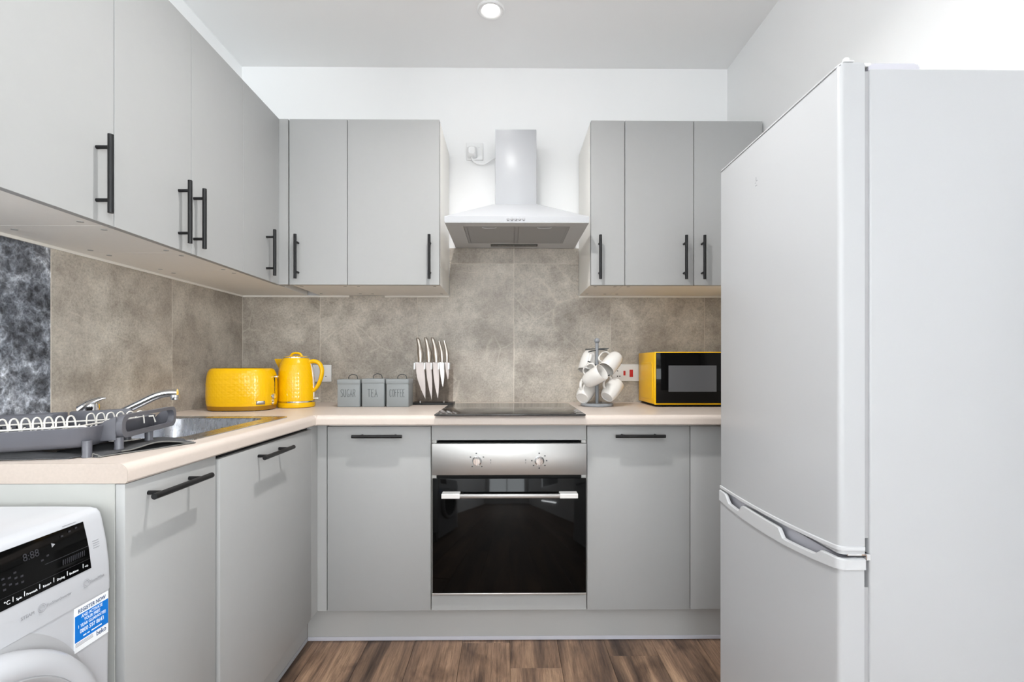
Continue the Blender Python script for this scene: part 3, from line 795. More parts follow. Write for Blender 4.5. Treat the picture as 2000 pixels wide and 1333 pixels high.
for s, y in lab:
    text('label', s, .0052 if s != '\u00b0C' else .0085, M['whiteprint'], disp, on_panel(y, .7345))
for y in (.7395, .7570, .7815, .8055, .8300, .8605):
    obj('divider_bar', B().box(fx(.735) + .0012, y, .7320, fx(.742) + .0018, y + .0009, .7425), M['whiteprint'], disp)
gl = B()
for i in range(12):
    gl.box(fx(.757) + .0010, .825 + i * .0037, .7500, fx(.757) + .0015, .8264 + i * .0037, .7640)
gl.box(fx(.768) + .0010, .795, .7680, fx(.768) + .0016, .8760, .7687)
gl.box(fx(.746) + .0011, .7215, .7460, fx(.746) + .0015, .8755, .7464)
obj('menu_marks', gl, M['faintprint'], disp, kind='stuff')
dots = B()
for i, (y, z) in enumerate([(.728, .772), (.728, .764), (.728, .756), (.737, .770), (.737, .760), (.746, .774), (.746, .766), (.746, .757), (.755, .765), (.755, .756), (.79, .775), (.80, .779), (.83, .800), (.845, .803), (.858, .805)]):
    dots.box(fx(z) + .001, y, z, fx(z) + .0016, y + .004, z + .0028)
obj('menu_icons', dots, M['faintprint'], disp, kind='stuff')
text('lettering', 'STEAM', .0072, M['greyprint'], panel, on_panel(.7490, .7010))
text('lettering', 'ProSmartInverter', .0066, M['greyprint'], panel, on_panel(.7910, .7020), sx=.95)
text('lettering', 'HomeWhiz', .0066, M['greyprint'], panel, on_panel(.8720, .7040))
ic = B()
ic.box(fx(.8150) + .0003, .8380, .8150, fx(.8150) + .0008, .8640, .8158)
for cy, cz in ((.7830, .7040), (.8650, .7070)):
    for r in (.0065, .0042):
        mx = on_panel(cy, cz); ic.tube([mx @ Vector((r * math.cos(2 * PI * i / 24), r * math.sin(2 * PI * i / 24), 0)) for i in range(24)], .0004, 4, True)
for z in (.7720, .7680, .7640, .7600):
    ic.box(fx(z) + .0001, .8870, z, fx(z) + .0006, .9000, z + .0006)
obj('printed_symbols', ic, M['greyprint'], panel, kind='stuff')
# energy / registration sticker
sx = -.7438
st = obj('sticker', B().box(sx - .001, .8430, .5945, sx + .0006, .9135, .6715), M['whiteprint'], t, label='blue and white registration sticker')
obj('sticker_panel', B().box(sx + .0004, .8436, .6120, sx + .0009, .9130, .6575), M['blueprint'], st)
fS = lambda y, z: frame((sx + .0010, y, z), (0, 1, 0), (0, 0, 1))
text('sticker_text', 'REGISTER NOW', .0098, M['navyprint'], st, fS(.8783, .6605), 'CENTER', sx=.82)
for s, z, sz, k in (('AND ACTIVATE', .6500, .0078, .80), ('YOUR FREE', .6424, .0078, .85), ('1 YEAR GUARANTEE', .6345, .0078, .82), ('0800 597 8643', .6240, .0104, .80)):
    text('sticker_text', s, sz, M['whiteprint'], st, fS(.8783, z), 'CENTER', sx=k)
text('sticker_text', 'beko', .0125, M['navyprint'], st, fS(.8870, .6015), sx=.85)
stw = B()
for i, w in enumerate((.006, .0045, .009, .007, .0055)): stw.box(sx + .0008, .8600 + i * .0082, .6165, sx + .0011, .8600 + i * .0082 + w, .6185)
obj('small_print', stw, M['whiteprint'], st, kind='stuff')
stl = B()
for z in (.6085, .6062, .6039): stl.box(sx + .0004, .845, z, sx + .0009, .880, z + .0009)
obj('small_print', stl, M['greyprint'], st, kind='stuff')
# porthole door
CY, CZ = .660, .460
ax = Matrix.Rotation(PI / 2, 4, 'Y')
obj('recess_shade_disc', B().lathe([(.2320, 0), (.2320, .0048), (.2290, .0055), (.10, .0055)], (-.7485, CY - .012, CZ + .014), ax, 72), M['gasket'], t)  # raised grey disc paints in the shaded finger recess round the door
pd = obj('porthole_door', B().lathe([(.2160, .004), (.2165, .020), (.2100, .034), (.1980, .040), (.1850, .040), (.1800, .036), (.1800, .004)], (-.7478, CY, CZ), ax, 72, False, False), M['white'], t, smooth=50)
obj('porthole_trim', B().lathe([(.1815, .037), (.1790, .0395), (.1740, .0375), (.1700, .028), (.1700, .006)], (-.7478, CY, CZ), ax, 72, False, False), M['gasket'], pd, smooth=50)
obj('porthole_glass', B().lathe([(.1705, .026), (.150, .022), (.10, .015), (.02, .012), (.001, .012)], (-.7478, CY, CZ), ax, 56, False, True), M['blackglass'], pd, smooth=60)
a0 = math.radians(118)
obj('door_grip', B().box(-.7478 + .036, CY - .122, CZ + .155, -.7478 + .0415, CY - .055, CZ + .180, .003, 2), M['greyplastic'], pd)

# ------------------------------------------------------------------ quilted shells (kettle, toaster)
def quilt(b, plan, prof, rows, cols, bump):
    """diamond-quilted wall: plan(angle)->(x, y) unit outline, prof(z)->scale, rows over [z0, z1]"""
    z0, z1 = rows[0], rows[1]; nr = rows[2]
    def P(i, j, push=0.0):
        z = z0 + (z1 - z0) * j / nr
        x, y = plan(2 * PI * (i + (0.5 if j % 2 else 0)) / cols, prof(z))
        return Vector((x, y, z))
    verts = [[b.bm.verts.new(P(i, j)) for i in range(cols)] for j in range(nr + 1)]
    def nrm(p, q, r): return (q - p).cross(r - p).normalized()
    for j in range(nr):
        for i in range(cols):
            k = (i + 1) % cols
            if j % 2 == 0: lo, hi, up = verts[j][i], verts[j][k], verts[j + 1][i]
            else: lo, hi, up = verts[j][i], verts[j][k], verts[j + 1][k]
            # raised centre of each diamond's half
            c = (lo.co + hi.co) / 2; out = Vector((c.x - b.cx, c.y - b.cy, 0)).normalized()
            m = b.bm.verts.new((lo.co + hi.co) / 2 + out * bump) if (j > 0) else None
            if m is None: b.bm.faces.new((lo, hi, up))
            else:
                b.bm.faces.new((lo, m, up)); b.bm.faces.new((m, hi, up))
            b.mid[(j, i)] = m
        for i in range(cols):
            k = (i + 1) % cols
            if j % 2 == 0: a, c2, base, key = verts[j + 1][i], verts[j + 1][k], verts[j][k], (j + 1, i)
            else: a, c2, base, key = verts[j + 1][i], verts[j + 1][k], verts[j][k], (j + 1, i)
            if j % 2 == 1: base = verts[j][(i + 0) % cols + 0] if False else verts[j][i]
            b.down.append((key, a, c2, base, j))
    for key, a, c2, base, j in b.down:
        m = b.mid.get(key)
        if m is None: b.bm.faces.new((a, base, c2))
        else:
            b.bm.faces.new((a, base, m)); b.bm.faces.new((m, base, c2))
    return verts

# toaster
TXC, TYC, TR = -1.127, 2.083, math.radians(3)
t = thing('toaster', 'yellow quilted two-slice toaster in the corner behind the sink', 'toaster', (TXC, TYC, WT_TOP), TR)
def tplan(a, s):
    n = 2.7; c, d = math.cos(a), math.sin(a)
    x = .1335 * s * math.copysign(abs(c) ** (2 / n), c); y = .100 * (s * .55 + .45 if s < .98 else s) * math.copysign(abs(d) ** (2 / n), d)
    return x, y
def tprof(z):
    pts = [(.010, .955), (.03, .99), (.06, 1.0), (.115, .995), (.140, .975), (.155, .950), (.166, .915), (.173, .86), (.176, .80)]
    for (a, ra), (b_, rb) in zip(pts, pts[1:]):
        if a <= z <= b_: return ra + (rb - ra) * (z - a) / (b_ - a)
    return pts[0][1] if z < .01 else pts[-1][1]
b = B(); b.cx = b.cy = 0; b.mid = {}; b.down = []
quilt(b, tplan, tprof, (.020, .166, 14), 42, .0006)
obj('shell', b, M['yellow'], t, world=False, smooth=0)
N_ = 72
ring = lambda z, s: [(*tplan(2 * PI * i / N_, s), z) for i in range(N_)]
obj('shoulder', B().loft([ring(.1655, .9165), ring(.1715, .882), ring(.1752, .835), ring(.1760, .80), ring(.1760, .62)], False, True), M['yellow'], t, world=False)
obj('foot_band', B().loft([ring(.003, .93), ring(.003, .945), ring(.012, .965), ring(.0205, .982)], True, False), M['yellowdk'], t, world=False)  # darker yellow paints in the shade on the toaster's base
for sy in (-.028, .028):
    obj('slot', B().box(-.09, sy - .012, .1758, .09, sy + .012, .1772, .0005, 1), M['dark'], t, world=False)
for fx_, fy_ in ((-.09, -.06), (.09, -.06), (-.09, .06), (.09, .06)):
    obj('foot', B().cyl((fx_, fy_, 0), (fx_, fy_, .0035), .010, n=12), M['dark'], t, world=False)
bp = B()
for k in range(7):
    pass
ang = [math.radians(-52 + 3.4 * k) for k in range(7)]
o_ = [(*tplan(a, 1.012), z) for z in (.0265, .0410) for a in ang]
bb = B(); vs = [bb.bm.verts.new(p) for p in o_]
for k in range(6): bb.bm.faces.new((vs[k], vs[k + 1], vs[k + 8], vs[k + 7]))
pl = obj('badge', bb, M['steel'], t, world=False, label='small steel badge')
sd = pl.modifiers.new('thickness', 'SOLIDIFY'); sd.thickness = .0012
lv = obj('lever', B().box(.1300, -.010, .136, .1480, .010, .1435, .002, 2), M['chrome'], t, world=False, label='chrome push-down lever')
obj('dial', B().lathe([(.012, 0), (.012, .008), (.010, .010), (.001, .010)], (.1325, -.02, .058), Matrix.Rotation(PI / 2, 4, 'Y'), 20), M['chrome'], t, world=False)
for z in (.028, .040): obj('push_button', B().lathe([(.006, 0), (.006, .006), (.001, .007)], (.1315, -.02, z), Matrix.Rotation(PI / 2, 4, 'Y'), 14), M['chrome'], t, world=False)
obj('lever_track', B().box(.1315, -.002, .06, .1338, .002, .145), M['dark'], t, world=False)

# kettle
KX, KY = -.952, 2.205
t = thing('kettle', 'yellow quilted kettle with a looped handle, between the toaster and the canisters', 'kettle', (KX, KY, WT_TOP))
def kr(z):
    pts = [(.030, .0790), (.08, .0788), (.13, .0768), (.165, .0730), (.190, .0680), (.208, .0612), (.216, .0570), (.222, .0545)]
    for (a, ra), (b_, rb) in zip(pts, pts[1:]):
        if a <= z <= b_: return ra + (rb - ra) * (z - a) / (b_ - a)
    return pts[0][1] if z < .03 else pts[-1][1]
b = B(); b.cx = b.cy = 0; b.mid = {}; b.down = []
quilt(b, lambda a, s: (s * math.cos(a), s * math.sin(a)), kr, (.0300, .2080, 20), 34, .0006)
obj('jug', b, M['yellow'], t, world=False, smooth=0)
obj('shoulder', B().lathe([(kr(.208) + .0002, .2075), (.0578, .2145), (.0545, .2200)], (0, 0, 0), None, 48, False, False), M['yellow'], t, world=False)
obj('lid_rim', B().lathe([(.0550, .2192), (.0562, .2205), (.0562, .2240), (.0540, .2250)], (0, 0, 0), None, 48, False, False), M['chrome'], t, world=False)
ldd = obj('lid', B().lathe([(.0540, .2225), (.045, .2285), (.025, .2310), (.001, .2320)], (0, 0, 0), None, 40), M['yellow'], t, world=False)
obj('lid_grip', B().tube(bez([(-.026, 0, .228), (-.017, 0, .2395), (0, 0, .2435), (.017, 0, .2395), (.026, 0, .228)], 6), .0052, 10), M['yellow'], ldd, world=False)
obj('chrome_band', B().lathe([(.0785, .0225), (.0798, .024), (.0798, .0290), (.0788, .0302)], (0, 0, 0), None, 56, False, False), M['chrome'], t, world=False)
obj('power_base', B().lathe([(.074, 0), (.0790, .003), (.0805, .010), (.0800, .020), (.0780, .0225)], (0, 0, 0), None, 56), M['yellow'], t, world=False)
sr = []
for z, rr, pz in ((.1520, .0700, .004), (.180, .0650, .016), (.200, .0610, .031), (.2140, .0570, .0405), (.2170, .0560, .0410)):
    a = [math.radians(180 + d) for d in (-28, -14, 0, 14, 28)]
    row = [(rr * .995 * math.cos(x_), rr * .995 * math.sin(x_), z) for x_ in a]
    row[2] = (-(rr + pz), 0, z); row[1] = (row[1][0] - pz * .42, row[1][1] * .8, z); row[3] = (row[3][0] - pz * .42, row[3][1] * .8, z)
    sr.append(row + [(-rr * .6, -.02, z), (-rr * .6, .02, z)][::-1])
obj('spout', B().loft(sr), M['yellow'], t, world=False, smooth=30)
hc = bez([(.058, 0, .2020), (.080, 0, .2065), (.104, 0, .196), (.1155, 0, .168), (.1120, 0, .135), (.0990, 0, .100), (.0850, 0, .080), (.0755, 0, .072)], 8)
hr = []
for i, p in enumerate(hc):
    d = (hc[min(i + 1, len(hc) - 1)] - hc[max(i - 1, 0)]).normalized(); nn = Vector((d.z, 0, -d.x))
    s = i / (len(hc) - 1); h_ = .0100 - .0025 * s
    hr.append([p + nn * h_ * math.cos(a) + Vector((0, .0125, 0)) * math.sin(a) for a in [2 * PI * k / 14 for k in range(14)]])
obj('handle', B().loft(hr), M['yellow'], t, world=False)
obj('handle_mount', B().loft([[(kr(z) - .002, -.006, z), (kr(z) + .0022, -.006, z), (kr(z) + .0022, .006, z), (kr(z) - .002, .006, z)] for z in (.045, .07, .10, .14, .17, .20)]), M['bladebright'], t, world=False, label='silver spine strip')
obj('switch_lever', B().box(.0770, -.008, .0375, .1010, .008, .0420, .0015, 2), M['bladebright'], t, world=False, label='small silver switch lever')

# double socket behind the kettle
t = thing('double_socket', 'white double wall socket half hidden behind the kettle', 'socket', (-.962, TY, 1.05))
obj('faceplate', B().box(-1.035, TY - .009, 1.005, -.8895, TY - .0003, 1.0915, .003, 2), M['plastic'], t)
for cx in (-.998, -.927):
    for dx, dz, w, h in ((0, .010, .0035, .007), (-.011, -.010, .006, .0035), (.011, -.010, .006, .0035)):
        obj('socket_hole', B().box(cx + dx - w / 2, TY - .0094, 1.043 + dz - h / 2, cx + dx + w / 2, TY - .0088, 1.043 + dz + h / 2), M['dark'], t)
for cx in (-.977, -.948):
    obj('rocker', B().box(cx - .006, TY - .0125, 1.066, cx + .006, TY - .0088, 1.084, .001, 1), M['plastic'], t)

# canisters with hand-drawn stroke lettering
STROKES = {
 'S': [[(.42, .86), (.30, .98), (.12, .96), (.03, .82), (.08, .64), (.30, .48), (.44, .30), (.42, .10), (.24, 0), (.03, .10)]],
 'U': [[(.02, 1), (.02, .25), (.10, .04), (.24, 0), (.38, .06), (.44, .25), (.44, 1)]],
 'G': [[(.46, .86), (.34, .99), (.16, .95), (.04, .70), (.03, .35), (.12, .06), (.28, 0), (.42, .10), (.46, .34), (.28, .36)]],
 'A': [[(0, 0), (.24, 1), (.48, 0)], [(.09, .36), (.40, .36)]],
 'R': [[(.03, 0), (.03, 1), (.28, 1), (.44, .86), (.42, .64), (.28, .54), (.03, .50)], [(.22, .52), (.46, 0)]],
 'T': [[(0, 1), (.50, 1)], [(.25, 1), (.25, 0)]],
 'E': [[(.44, 1), (.04, 1), (.04, 0), (.44, 0)], [(.04, .52), (.34, .52)]],
 'C': [[(.46, .84), (.34, .98), (.16, .95), (.04, .70), (.04, .32), (.14, .06), (.30, 0), (.46, .14)]],
 'O': [[(.24, 1), (.09, .90), (.02, .55), (.08, .12), (.24, 0), (.40, .12), (.46, .55), (.39, .90), (.24, 1)]],
 'F': [[(.04, 0), (.04, 1), (.46, 1)], [(.04, .54), (.36, .54)]],
}
def stroke_word(word, cx, z0, h, adv, w, y):
    b = B(); tot = adv * len(word); x0 = cx - tot / 2
    for i, ch in enumerate(word):
        for line in STROKES[ch]:
            b.tube([(x0 + i * adv + px * w, y, z0 + pz * h) for px, pz in line], .0009, 5)
    return b
for cx, word, y0, zt, lab, hs in ((-.7140, 'SUGAR', 2.194, .1245, 'grey metal canister lettered SUGAR', .0), (-.6045, 'TEA', 2.196, .1275, 'grey metal canister lettered TEA', .002), (-.4945, 'COFFEE', 2.195, .1255, 'grey metal canister lettered COFFEE', .004)):
    t = thing('canister', lab + ', in the row beside the knife block', 'canister', (cx, y0 + .05, WT_TOP), group='three grey lidded canisters on the worktop')
    hw = .0505; z0 = WT_TOP
    bd = obj('tin', B().box(cx - hw, y0, z0, cx + hw, y0 + .10, z0 + zt - .014, .004, 3), M['canister'], t)
    ld_ = B().loft([[(a, b_, z0 + zt - dz) for a, b_ in rrect(cx - hw - e, y0 - e, cx + hw + e, y0 + .10 + e, .005, 4)] for dz, e in ((.0205, .0016), (.0185, .0022), (.0025, .0018), (.0005, .0005), (0, -.004))])
    lid = obj('lid', ld_, M['canister'], t)
    obj('loop_handle', B().tube(bez([(cx - .010 + hs, y0 + .035, z0 + zt), (cx - .009 + hs, y0 + .035, z0 + zt + .012), (cx + .006 + hs, y0 + .035, z0 + zt + .0215), (cx + .026 + hs, y0 + .035, z0 + zt + .0165), (cx + .031 + hs, y0 + .035, z0 + zt)], 6), .0016, 8), M['lettering'], lid)
    n_ = len(word); adv = {5: .0138, 3: .0155, 6: .0118}[n_]
    obj('lettering', stroke_word(word, cx, z0 + .046, .034, adv, adv * 1.55, y0 - .0002), M['lettering'], bd, label='thin dark hand-drawn letters')

# ------------------------------------------------------------------ knife stand and knives
t = thing('knife_stand', 'clear acrylic knife stand on a black base, beside the canisters', 'knife block', (-.358, 2.36, WT_TOP))
KZ = WT_TOP
obj('base_plate', B().box(-.4595, 2.300, KZ + .0005, -.2585, 2.415, KZ + .0085, .002, 2), M['black'], t)
def lean(x0, x1, z0, z1, yb, th, lean_):
    return B().loft([[(x0, yb + z0 * lean_, KZ + z0), (x1, yb + z0 * lean_, KZ + z0), (x1, yb + z0 * lean_ + th, KZ + z0), (x0, yb + z0 * lean_ + th, KZ + z0)],
                     [(x0, yb + z1 * lean_, KZ + z1), (x1, yb + z1 * lean_, KZ + z1), (x1, yb + z1 * lean_ + th, KZ + z1), (x0, yb + z1 * lean_ + th, KZ + z1)]])
LN = .10
obj('front_panel', lean(-.4490, -.2600, .0087, .196, 2.322, .004, LN), M['acrylic'], t, label='clear acrylic front panel')
obj('back_panel', lean(-.4490, -.2600, .0087, .196, 2.362, .004, LN), M['acrylic'], t, label='clear acrylic back panel')
for a, b_ in ((-.4490, -.4435), (-.4005, -.3945), (-.3675, -.3620), (-.3330, -.3275), (-.3095, -.3040), (-.2855, -.2780)):
    obj('slot_divider', lean(a, b_, .168, .200, 2.3205, .046, LN), M['acrylicedge'], t)  # dividers whitened to paint in bright reflections at the slot tops
for x in (-.415, -.302):
    obj('fixing_pin', B().cyl((x, 2.327, KZ + .0085), (x, 2.327, KZ + .018), .0028, n=10), M['chrome'], t)

def knife(label, xt, wtop, tipx, tipz, hx, hz, hw, bright=False, bend=.006):
    """xt: blade centre at the slot top; the blade narrows to a tip at (tipx, tipz); the handle rises to (hx, hz)"""
    y = lambda z: 2.342 + z * LN
    t = thing('kitchen_knife', label, 'knife', (xt, y(.2), KZ + .2), group='steel-handled knives in the clear stand')
    zt = .202; L = zt - tipz; left, right = [], []
    for i in range(13):
        s = i / 12; z = zt - L * s
        xr = (xt + wtop / 2) + (tipx + .0005 - (xt + wtop / 2)) * s ** 1.15 + (.0045 * math.sin(PI * s) if s < 1 else 0)
        w_ = wtop * (1 - max(0, (s - .30) / .70) ** 1.7)
        xl = xr - w_
        left.append((xl, z)); right.append((xr, z))
    poly = right + left[::-1][1:]
    obj('blade', B().prism(poly, lambda a, b_, tt: (a, y(b_) + tt, KZ + b_), -.0009, .0009), M['bladebright' if bright else 'blade'], t, smooth=0)
    rings = []; hb0 = xt + wtop * .13
    for i in range(17):
        s = i / 16; z = zt + (hz - zt) * s
        x = hb0 + (hx - hb0) * s ** 1.25 + bend * math.sin(PI * s) * .6
        w_ = hw * (.78 + .34 * math.sin(PI * min(1, s * 1.35)) ** 2 - .12 * s) * (1 if s < .97 else .6)
        rings.append([(x + w_ * math.cos(a), y(z) - .001 + w_ * .75 * math.sin(a), KZ + z) for a in [2 * PI * k / 14 for k in range(14)]])
    obj('handle', B().loft(rings), M['handlemetal'], t, label='hammered steel handle')
knife('widest chef knife at the left end of the clear knife stand', -.4260, .0390, -.3945, .027, -.4360, .3215, .0140)
knife('carving knife second from the left in the clear knife stand', -.3830, .0250, -.3640, .023, -.3980, .3235, .0136)
knife('bread knife in the middle of the clear knife stand', -.3475, .0270, -.3340, .026, -.3655, .3240, .0138)
knife('short bright utility knife second from the right in the clear knife stand', -.3185, .0210, -.3110, .082, -.3330, .3060, .0102, True)
knife('smallest paring knife at the right end of the clear knife stand', -.2945, .0170, -.2870, .118, -.3075, .3065, .0098)

# ------------------------------------------------------------------ mug tree and mugs
MX, MY = .4140, 2.2420
t = thing('mug_tree', 'grey metal mug tree with a ball finial, left of the microwave', 'mug tree', (MX, MY, WT_TOP))
obj('base', B().lathe([(.0700, 0), (.0745, .003), (.0750, .010), (.0700, .0145), (.066, .015), (.060, .0125), (.012, .013)], (MX, MY, WT_TOP), None, 48), M['treegrey'], t)
obj('pole', B().cyl((MX, MY, WT_TOP + .012), (MX, MY, WT_TOP + .290), .0080, n=20), M['treegrey'], t)
obj('finial', B().lathe([(.0080, -.013)] + [(.0130 * math.cos(a), .0130 * math.sin(a)) for a in [math.radians(-60 + 10 * k) for k in range(15)]] + [(.0005, .0118)], (MX, MY, WT_TOP + .3015), None, 24), M['treegrey'], t)
def peg(p1, z0): obj('peg', B().tube(bez([(MX, MY, WT_TOP + z0), ((MX + p1[0]) / 2, (MY + p1[1]) / 2, (WT_TOP + z0 + p1[2]) / 2 + .001), p1], 4), .0027, 10), M['lettering'], t)

def mug(label, c, axis, hdir, r=.0385, h=.094):
    """c: centre of the body; axis: from base to mouth; hdir: rough direction of the handle"""
    ax_ = Vector(axis).normalized(); hd_ = Vector(hdir); hd_ = (hd_ - ax_ * hd_.dot(ax_)).normalized(); k = ax_.cross(hd_)
    mx = Matrix(((hd_.x, k.x, ax_.x, c[0]), (hd_.y, k.y, ax_.y, c[1]), (hd_.z, k.z, ax_.z, c[2]), (0, 0, 0, 1)))
    t = thing('mug', label, 'mug', c, group='white mugs hanging on the mug tree')
    W[t] = mx; q = mx.to_quaternion(); t.rotation_euler = q.to_euler()
    prof = [(r * .62, -h / 2 + .002), (r * .66, -h / 2), (r * .74, -h / 2), (r * .80, -h / 2 + .003), (r * .90, -h / 2 + .014), (r * .965, -h / 2 + .032), (r, -h / 2 + .058), (r, h / 2 - .002), (r - .0012, h / 2), (r - .0030, h / 2 - .001), (r - .0036, 0), (r * .86, -h / 2 + .016), (r * .70, -h / 2 + .007), (.0005, -h / 2 + .006)]
    b = B().lathe(prof, (0, 0, 0), None, 40)
    obj('cup', b, M['porcelain'], t, world=False, smooth=50)
    hp_ = bez([(r - .0025, 0, h / 2 - .013), (r + .013, 0, h / 2 - .010), (r + .0235, 0, h / 2 - .022), (r + .0235, 0, -.004), (r + .013, 0, -h / 2 + .025), (r * .93, 0, -h / 2 + .020)], 7)
    rg = []
    for i, p in enumerate(hp_):
        d = (hp_[min(i + 1, len(hp_) - 1)] - hp_[max(i - 1, 0)]).normalized(); nn = Vector((d.z, 0, -d.x))
        rg.append([p + nn * .0036 * math.cos(a) + Vector((0, .0062, 0)) * math.sin(a) for a in [2 * PI * q_ / 12 for q_ in range(12)]])
    obj('handle', B().loft(rg), M['porcelain'], t, world=False)
mug('white mug hanging in front of the pole, its open mouth towards the room', (.3880, 2.168, 1.0370), (.66, -.56, .50), (-.60, -.10, .75))
mug('white mug at the upper right of the mug tree, nearest the ball finial', (.4790, 2.225, 1.1010), (-.60, -.42, -.62), (-.72, .05, .70))
mug('white mug at the upper left of the mug tree, behind the front mug', (.3790, 2.274, 1.1040), (-.30, -.32, -.90), (-.02, -.95, .30))
mug('white mug at the lower right of the mug tree, base towards the room', (.4760, 2.215, .9750), (.52, .44, .58), (-.62, -.38, .68))
mug('white mug at the lower left of the mug tree, base towards the room', (.3630, 2.246, .9640), (.40, .62, .50), (-.40, -.42, .72))
peg((.357, 2.150, 1.107), .185); peg((.455, 2.210, 1.158), .262); peg((.372, 2.225, 1.150), .258); peg((.455, 2.160, 1.045), .120); peg((.352, 2.165, 1.020), .110)
obj('peg', B().cyl((MX - .052, MY + .012, WT_TOP + .262), (MX + .052, MY - .012, WT_TOP + .266), .0022, n=8), M['lettering'], t)

# cooker switch behind the mugs
t = thing('cooker_switch', 'white cooker switch plate with red rockers between the mugs and microwave', 'switch', (.608, TY, 1.05))
obj('faceplate', B().box(.5340, TY - .009, 1.0075, .6810, TY - .0003, 1.0940, .003, 2), M['plastic'], t)
obj('rocker', B().box(.6210, TY - .0125, 1.0290, .6380, TY - .0088, 1.0660, .001, 1), M['red'], t, label='large red rocker switch')
obj('rocker', B().box(.5895, TY - .0115, 1.0370, .6000, TY - .0088, 1.0605, .001, 1), M['red'], t, label='small red rocker switch')
for x, z in ((.5600, 1.0600), (.5600, 1.0330), (.5715, 1.0330)):
    obj('socket_hole', B().box(x - .003, TY - .0095, z - .0025, x + .003, TY - .0089, z + .0025), M['dark'], t)

# ------------------------------------------------------------------ microwave
t = thing('microwave_oven', 'yellow microwave oven with black glass front beside the fridge', 'microwave', (.88, 2.31, WT_TOP))
mz0, mz1, mx0, mx1, my0, my1 = WT_TOP + .0115, 1.1490, .6620, 1.0960, 2.181, 2.446
obj('casing', B().box(mx0, my0 + .012, mz0, mx1, my1, mz1, .004, 3), M['yellowmw'], t)
obj('front_frame', B().box(mx0, my0 + .0005, mz0 - .001, mx1, my0 + .0118, mz1 + .0005, .0022, 2), M['yellowmw'], t)
ddo = obj('door', B().box(mx0 + .0055, my0 - .006, mz0 + .0060, mx1 - .004, my0 + .0004, mz1 - .0040, .0012, 2), M['blackglass'], t, label='black glass door')
obj('window', B().box(.7230, my0 - .0066, .9700, .9390, my0 - .0058, 1.0880, .0002, 1), M['screen'], ddo, label='grey see-through mesh window')
side = [(a, b_) for a, b_ in rrect(my0 + .030, mz0 + .020, my1 - .035, mz1 - .045, .022, 6)]
obj('embossed_panel', B().loft([[(mx0 - tt, a + (ins if a < 2.3 else -ins), b_ + (ins if b_ < 1.03 else -ins)) for a, b_ in side] for tt, ins in ((-.0005, 0), (.0018, .0015), (.0022, .004))]), M['yellowmw'], t)
for x in (mx0 + .05, mx1 - .05):
    for y in (my0 + .035, my1 - .04):
        obj('foot', B().cyl((x, y, WT_TOP), (x, y, mz0 + .001), .014, n=14), M['dark'], t)
obj('underside', B().box(mx0 + .012, my0 + .015, WT_TOP + .004, mx1 - .012, my1 - .01, mz0 + .001), M['dark'], t)

# ------------------------------------------------------------------ dish rack on a folded drying cloth
DRO, DRZ, DTILT = Vector((-.872, .998, .9215)), math.radians(11.5), .040
rot = (Matrix.Rotation(DRZ, 4, 'Z') @ Matrix.Rotation(-DTILT, 4, 'Y')).to_euler()
t = thing('dish_rack', 'slate grey plastic dish rack with white wire tines on the near end of the worktop', 'dish rack', tuple(DRO), rot=rot)
RL, RW, RH = .36, .285, .041
def tray(b, x0, y0, x1, y1, h, flare, th=.0035, r=.03, floor=True):
    R = [[(a, c, z) for a, c in rrect(x0 - e, y0 - e, x1 + e, y1 + e, r + e * .5, 6)] for z, e in ((0, -.012), (.004, -.004), (.012, 0), (h, flare), (h + .0012, flare - .001), (h + .0012, flare - th + .001), (h, flare - th), (.014, -th), (th, -.014))]
    b.loft(R); return b
obj('tray', tray(B(), -RL, 0, .016, RW, RH, .006), M['rack'], t, world=False, smooth=45)
# extension end with a large hand hole
ex = B()
EX0, EX1, EY0, EY1 = -.050, .054, .046, .296
eo = rrect(EY0, .009, EY1, .059, .020, 6); ei = rrect(EY0 + .014, .0185, EY1 - .012, .0515, .0163, 6)
obj('end_wall', B().ring_plate(eo, ei, lambda a, b_, tt: (tt + b_ * .05, a, b_), EX1 - .014, EX1), M['rack'], t, world=False, smooth=45, label='end wall with a long hand hole')
side_p = [(EX0, .030), (EX0 + .004, .0305), (-.030, .022), (-.012, .020), (.008, .033), (.024, .049), (EX1 - .009, .0575), (EX1 - .011, .009), (EX0, .009)]
obj('extension_side', B().prism(side_p, lambda a, b_, tt: (a, tt, b_), EY0 - .001, EY0 + .0035), M['rack'], t, world=False)
obj('extension_side', B().prism(side_p, lambda a, b_, tt: (a, tt, b_), EY1 - .0035, EY1 + .001), M['rack'], t, world=False)
obj('extension_floor', B().box(EX0, EY0, .007, EX1 - .010, EY1, .0105), M['rack'], t, world=False)
# feet reach the worktop or the cloth
def foot(x, y, z1, gz):
    p = W[t] @ Vector((x, y, z1)); b = B()
    b.lathe([(.0090, gz - p.z), (.0090, gz - p.z + .003), (.0082, gz - p.z + .005), (.0086, .004)], (p.x, p.y, p.z), None, 18)
    obj('foot', b, M['rack'], t)
foot(.010, .010, .010, WT_TOP + .0004)
foot(.044, .056, .008, WT_TOP + .0085)
foot(.044, .180, .008, WT_TOP + .0085)
foot(-.012, .200, .008, WT_TOP + .0085)
foot(-.330, .020, .006, WT_TOP + .0004)
foot(-.330, RW - .02, .006, WT_TOP + .0004)
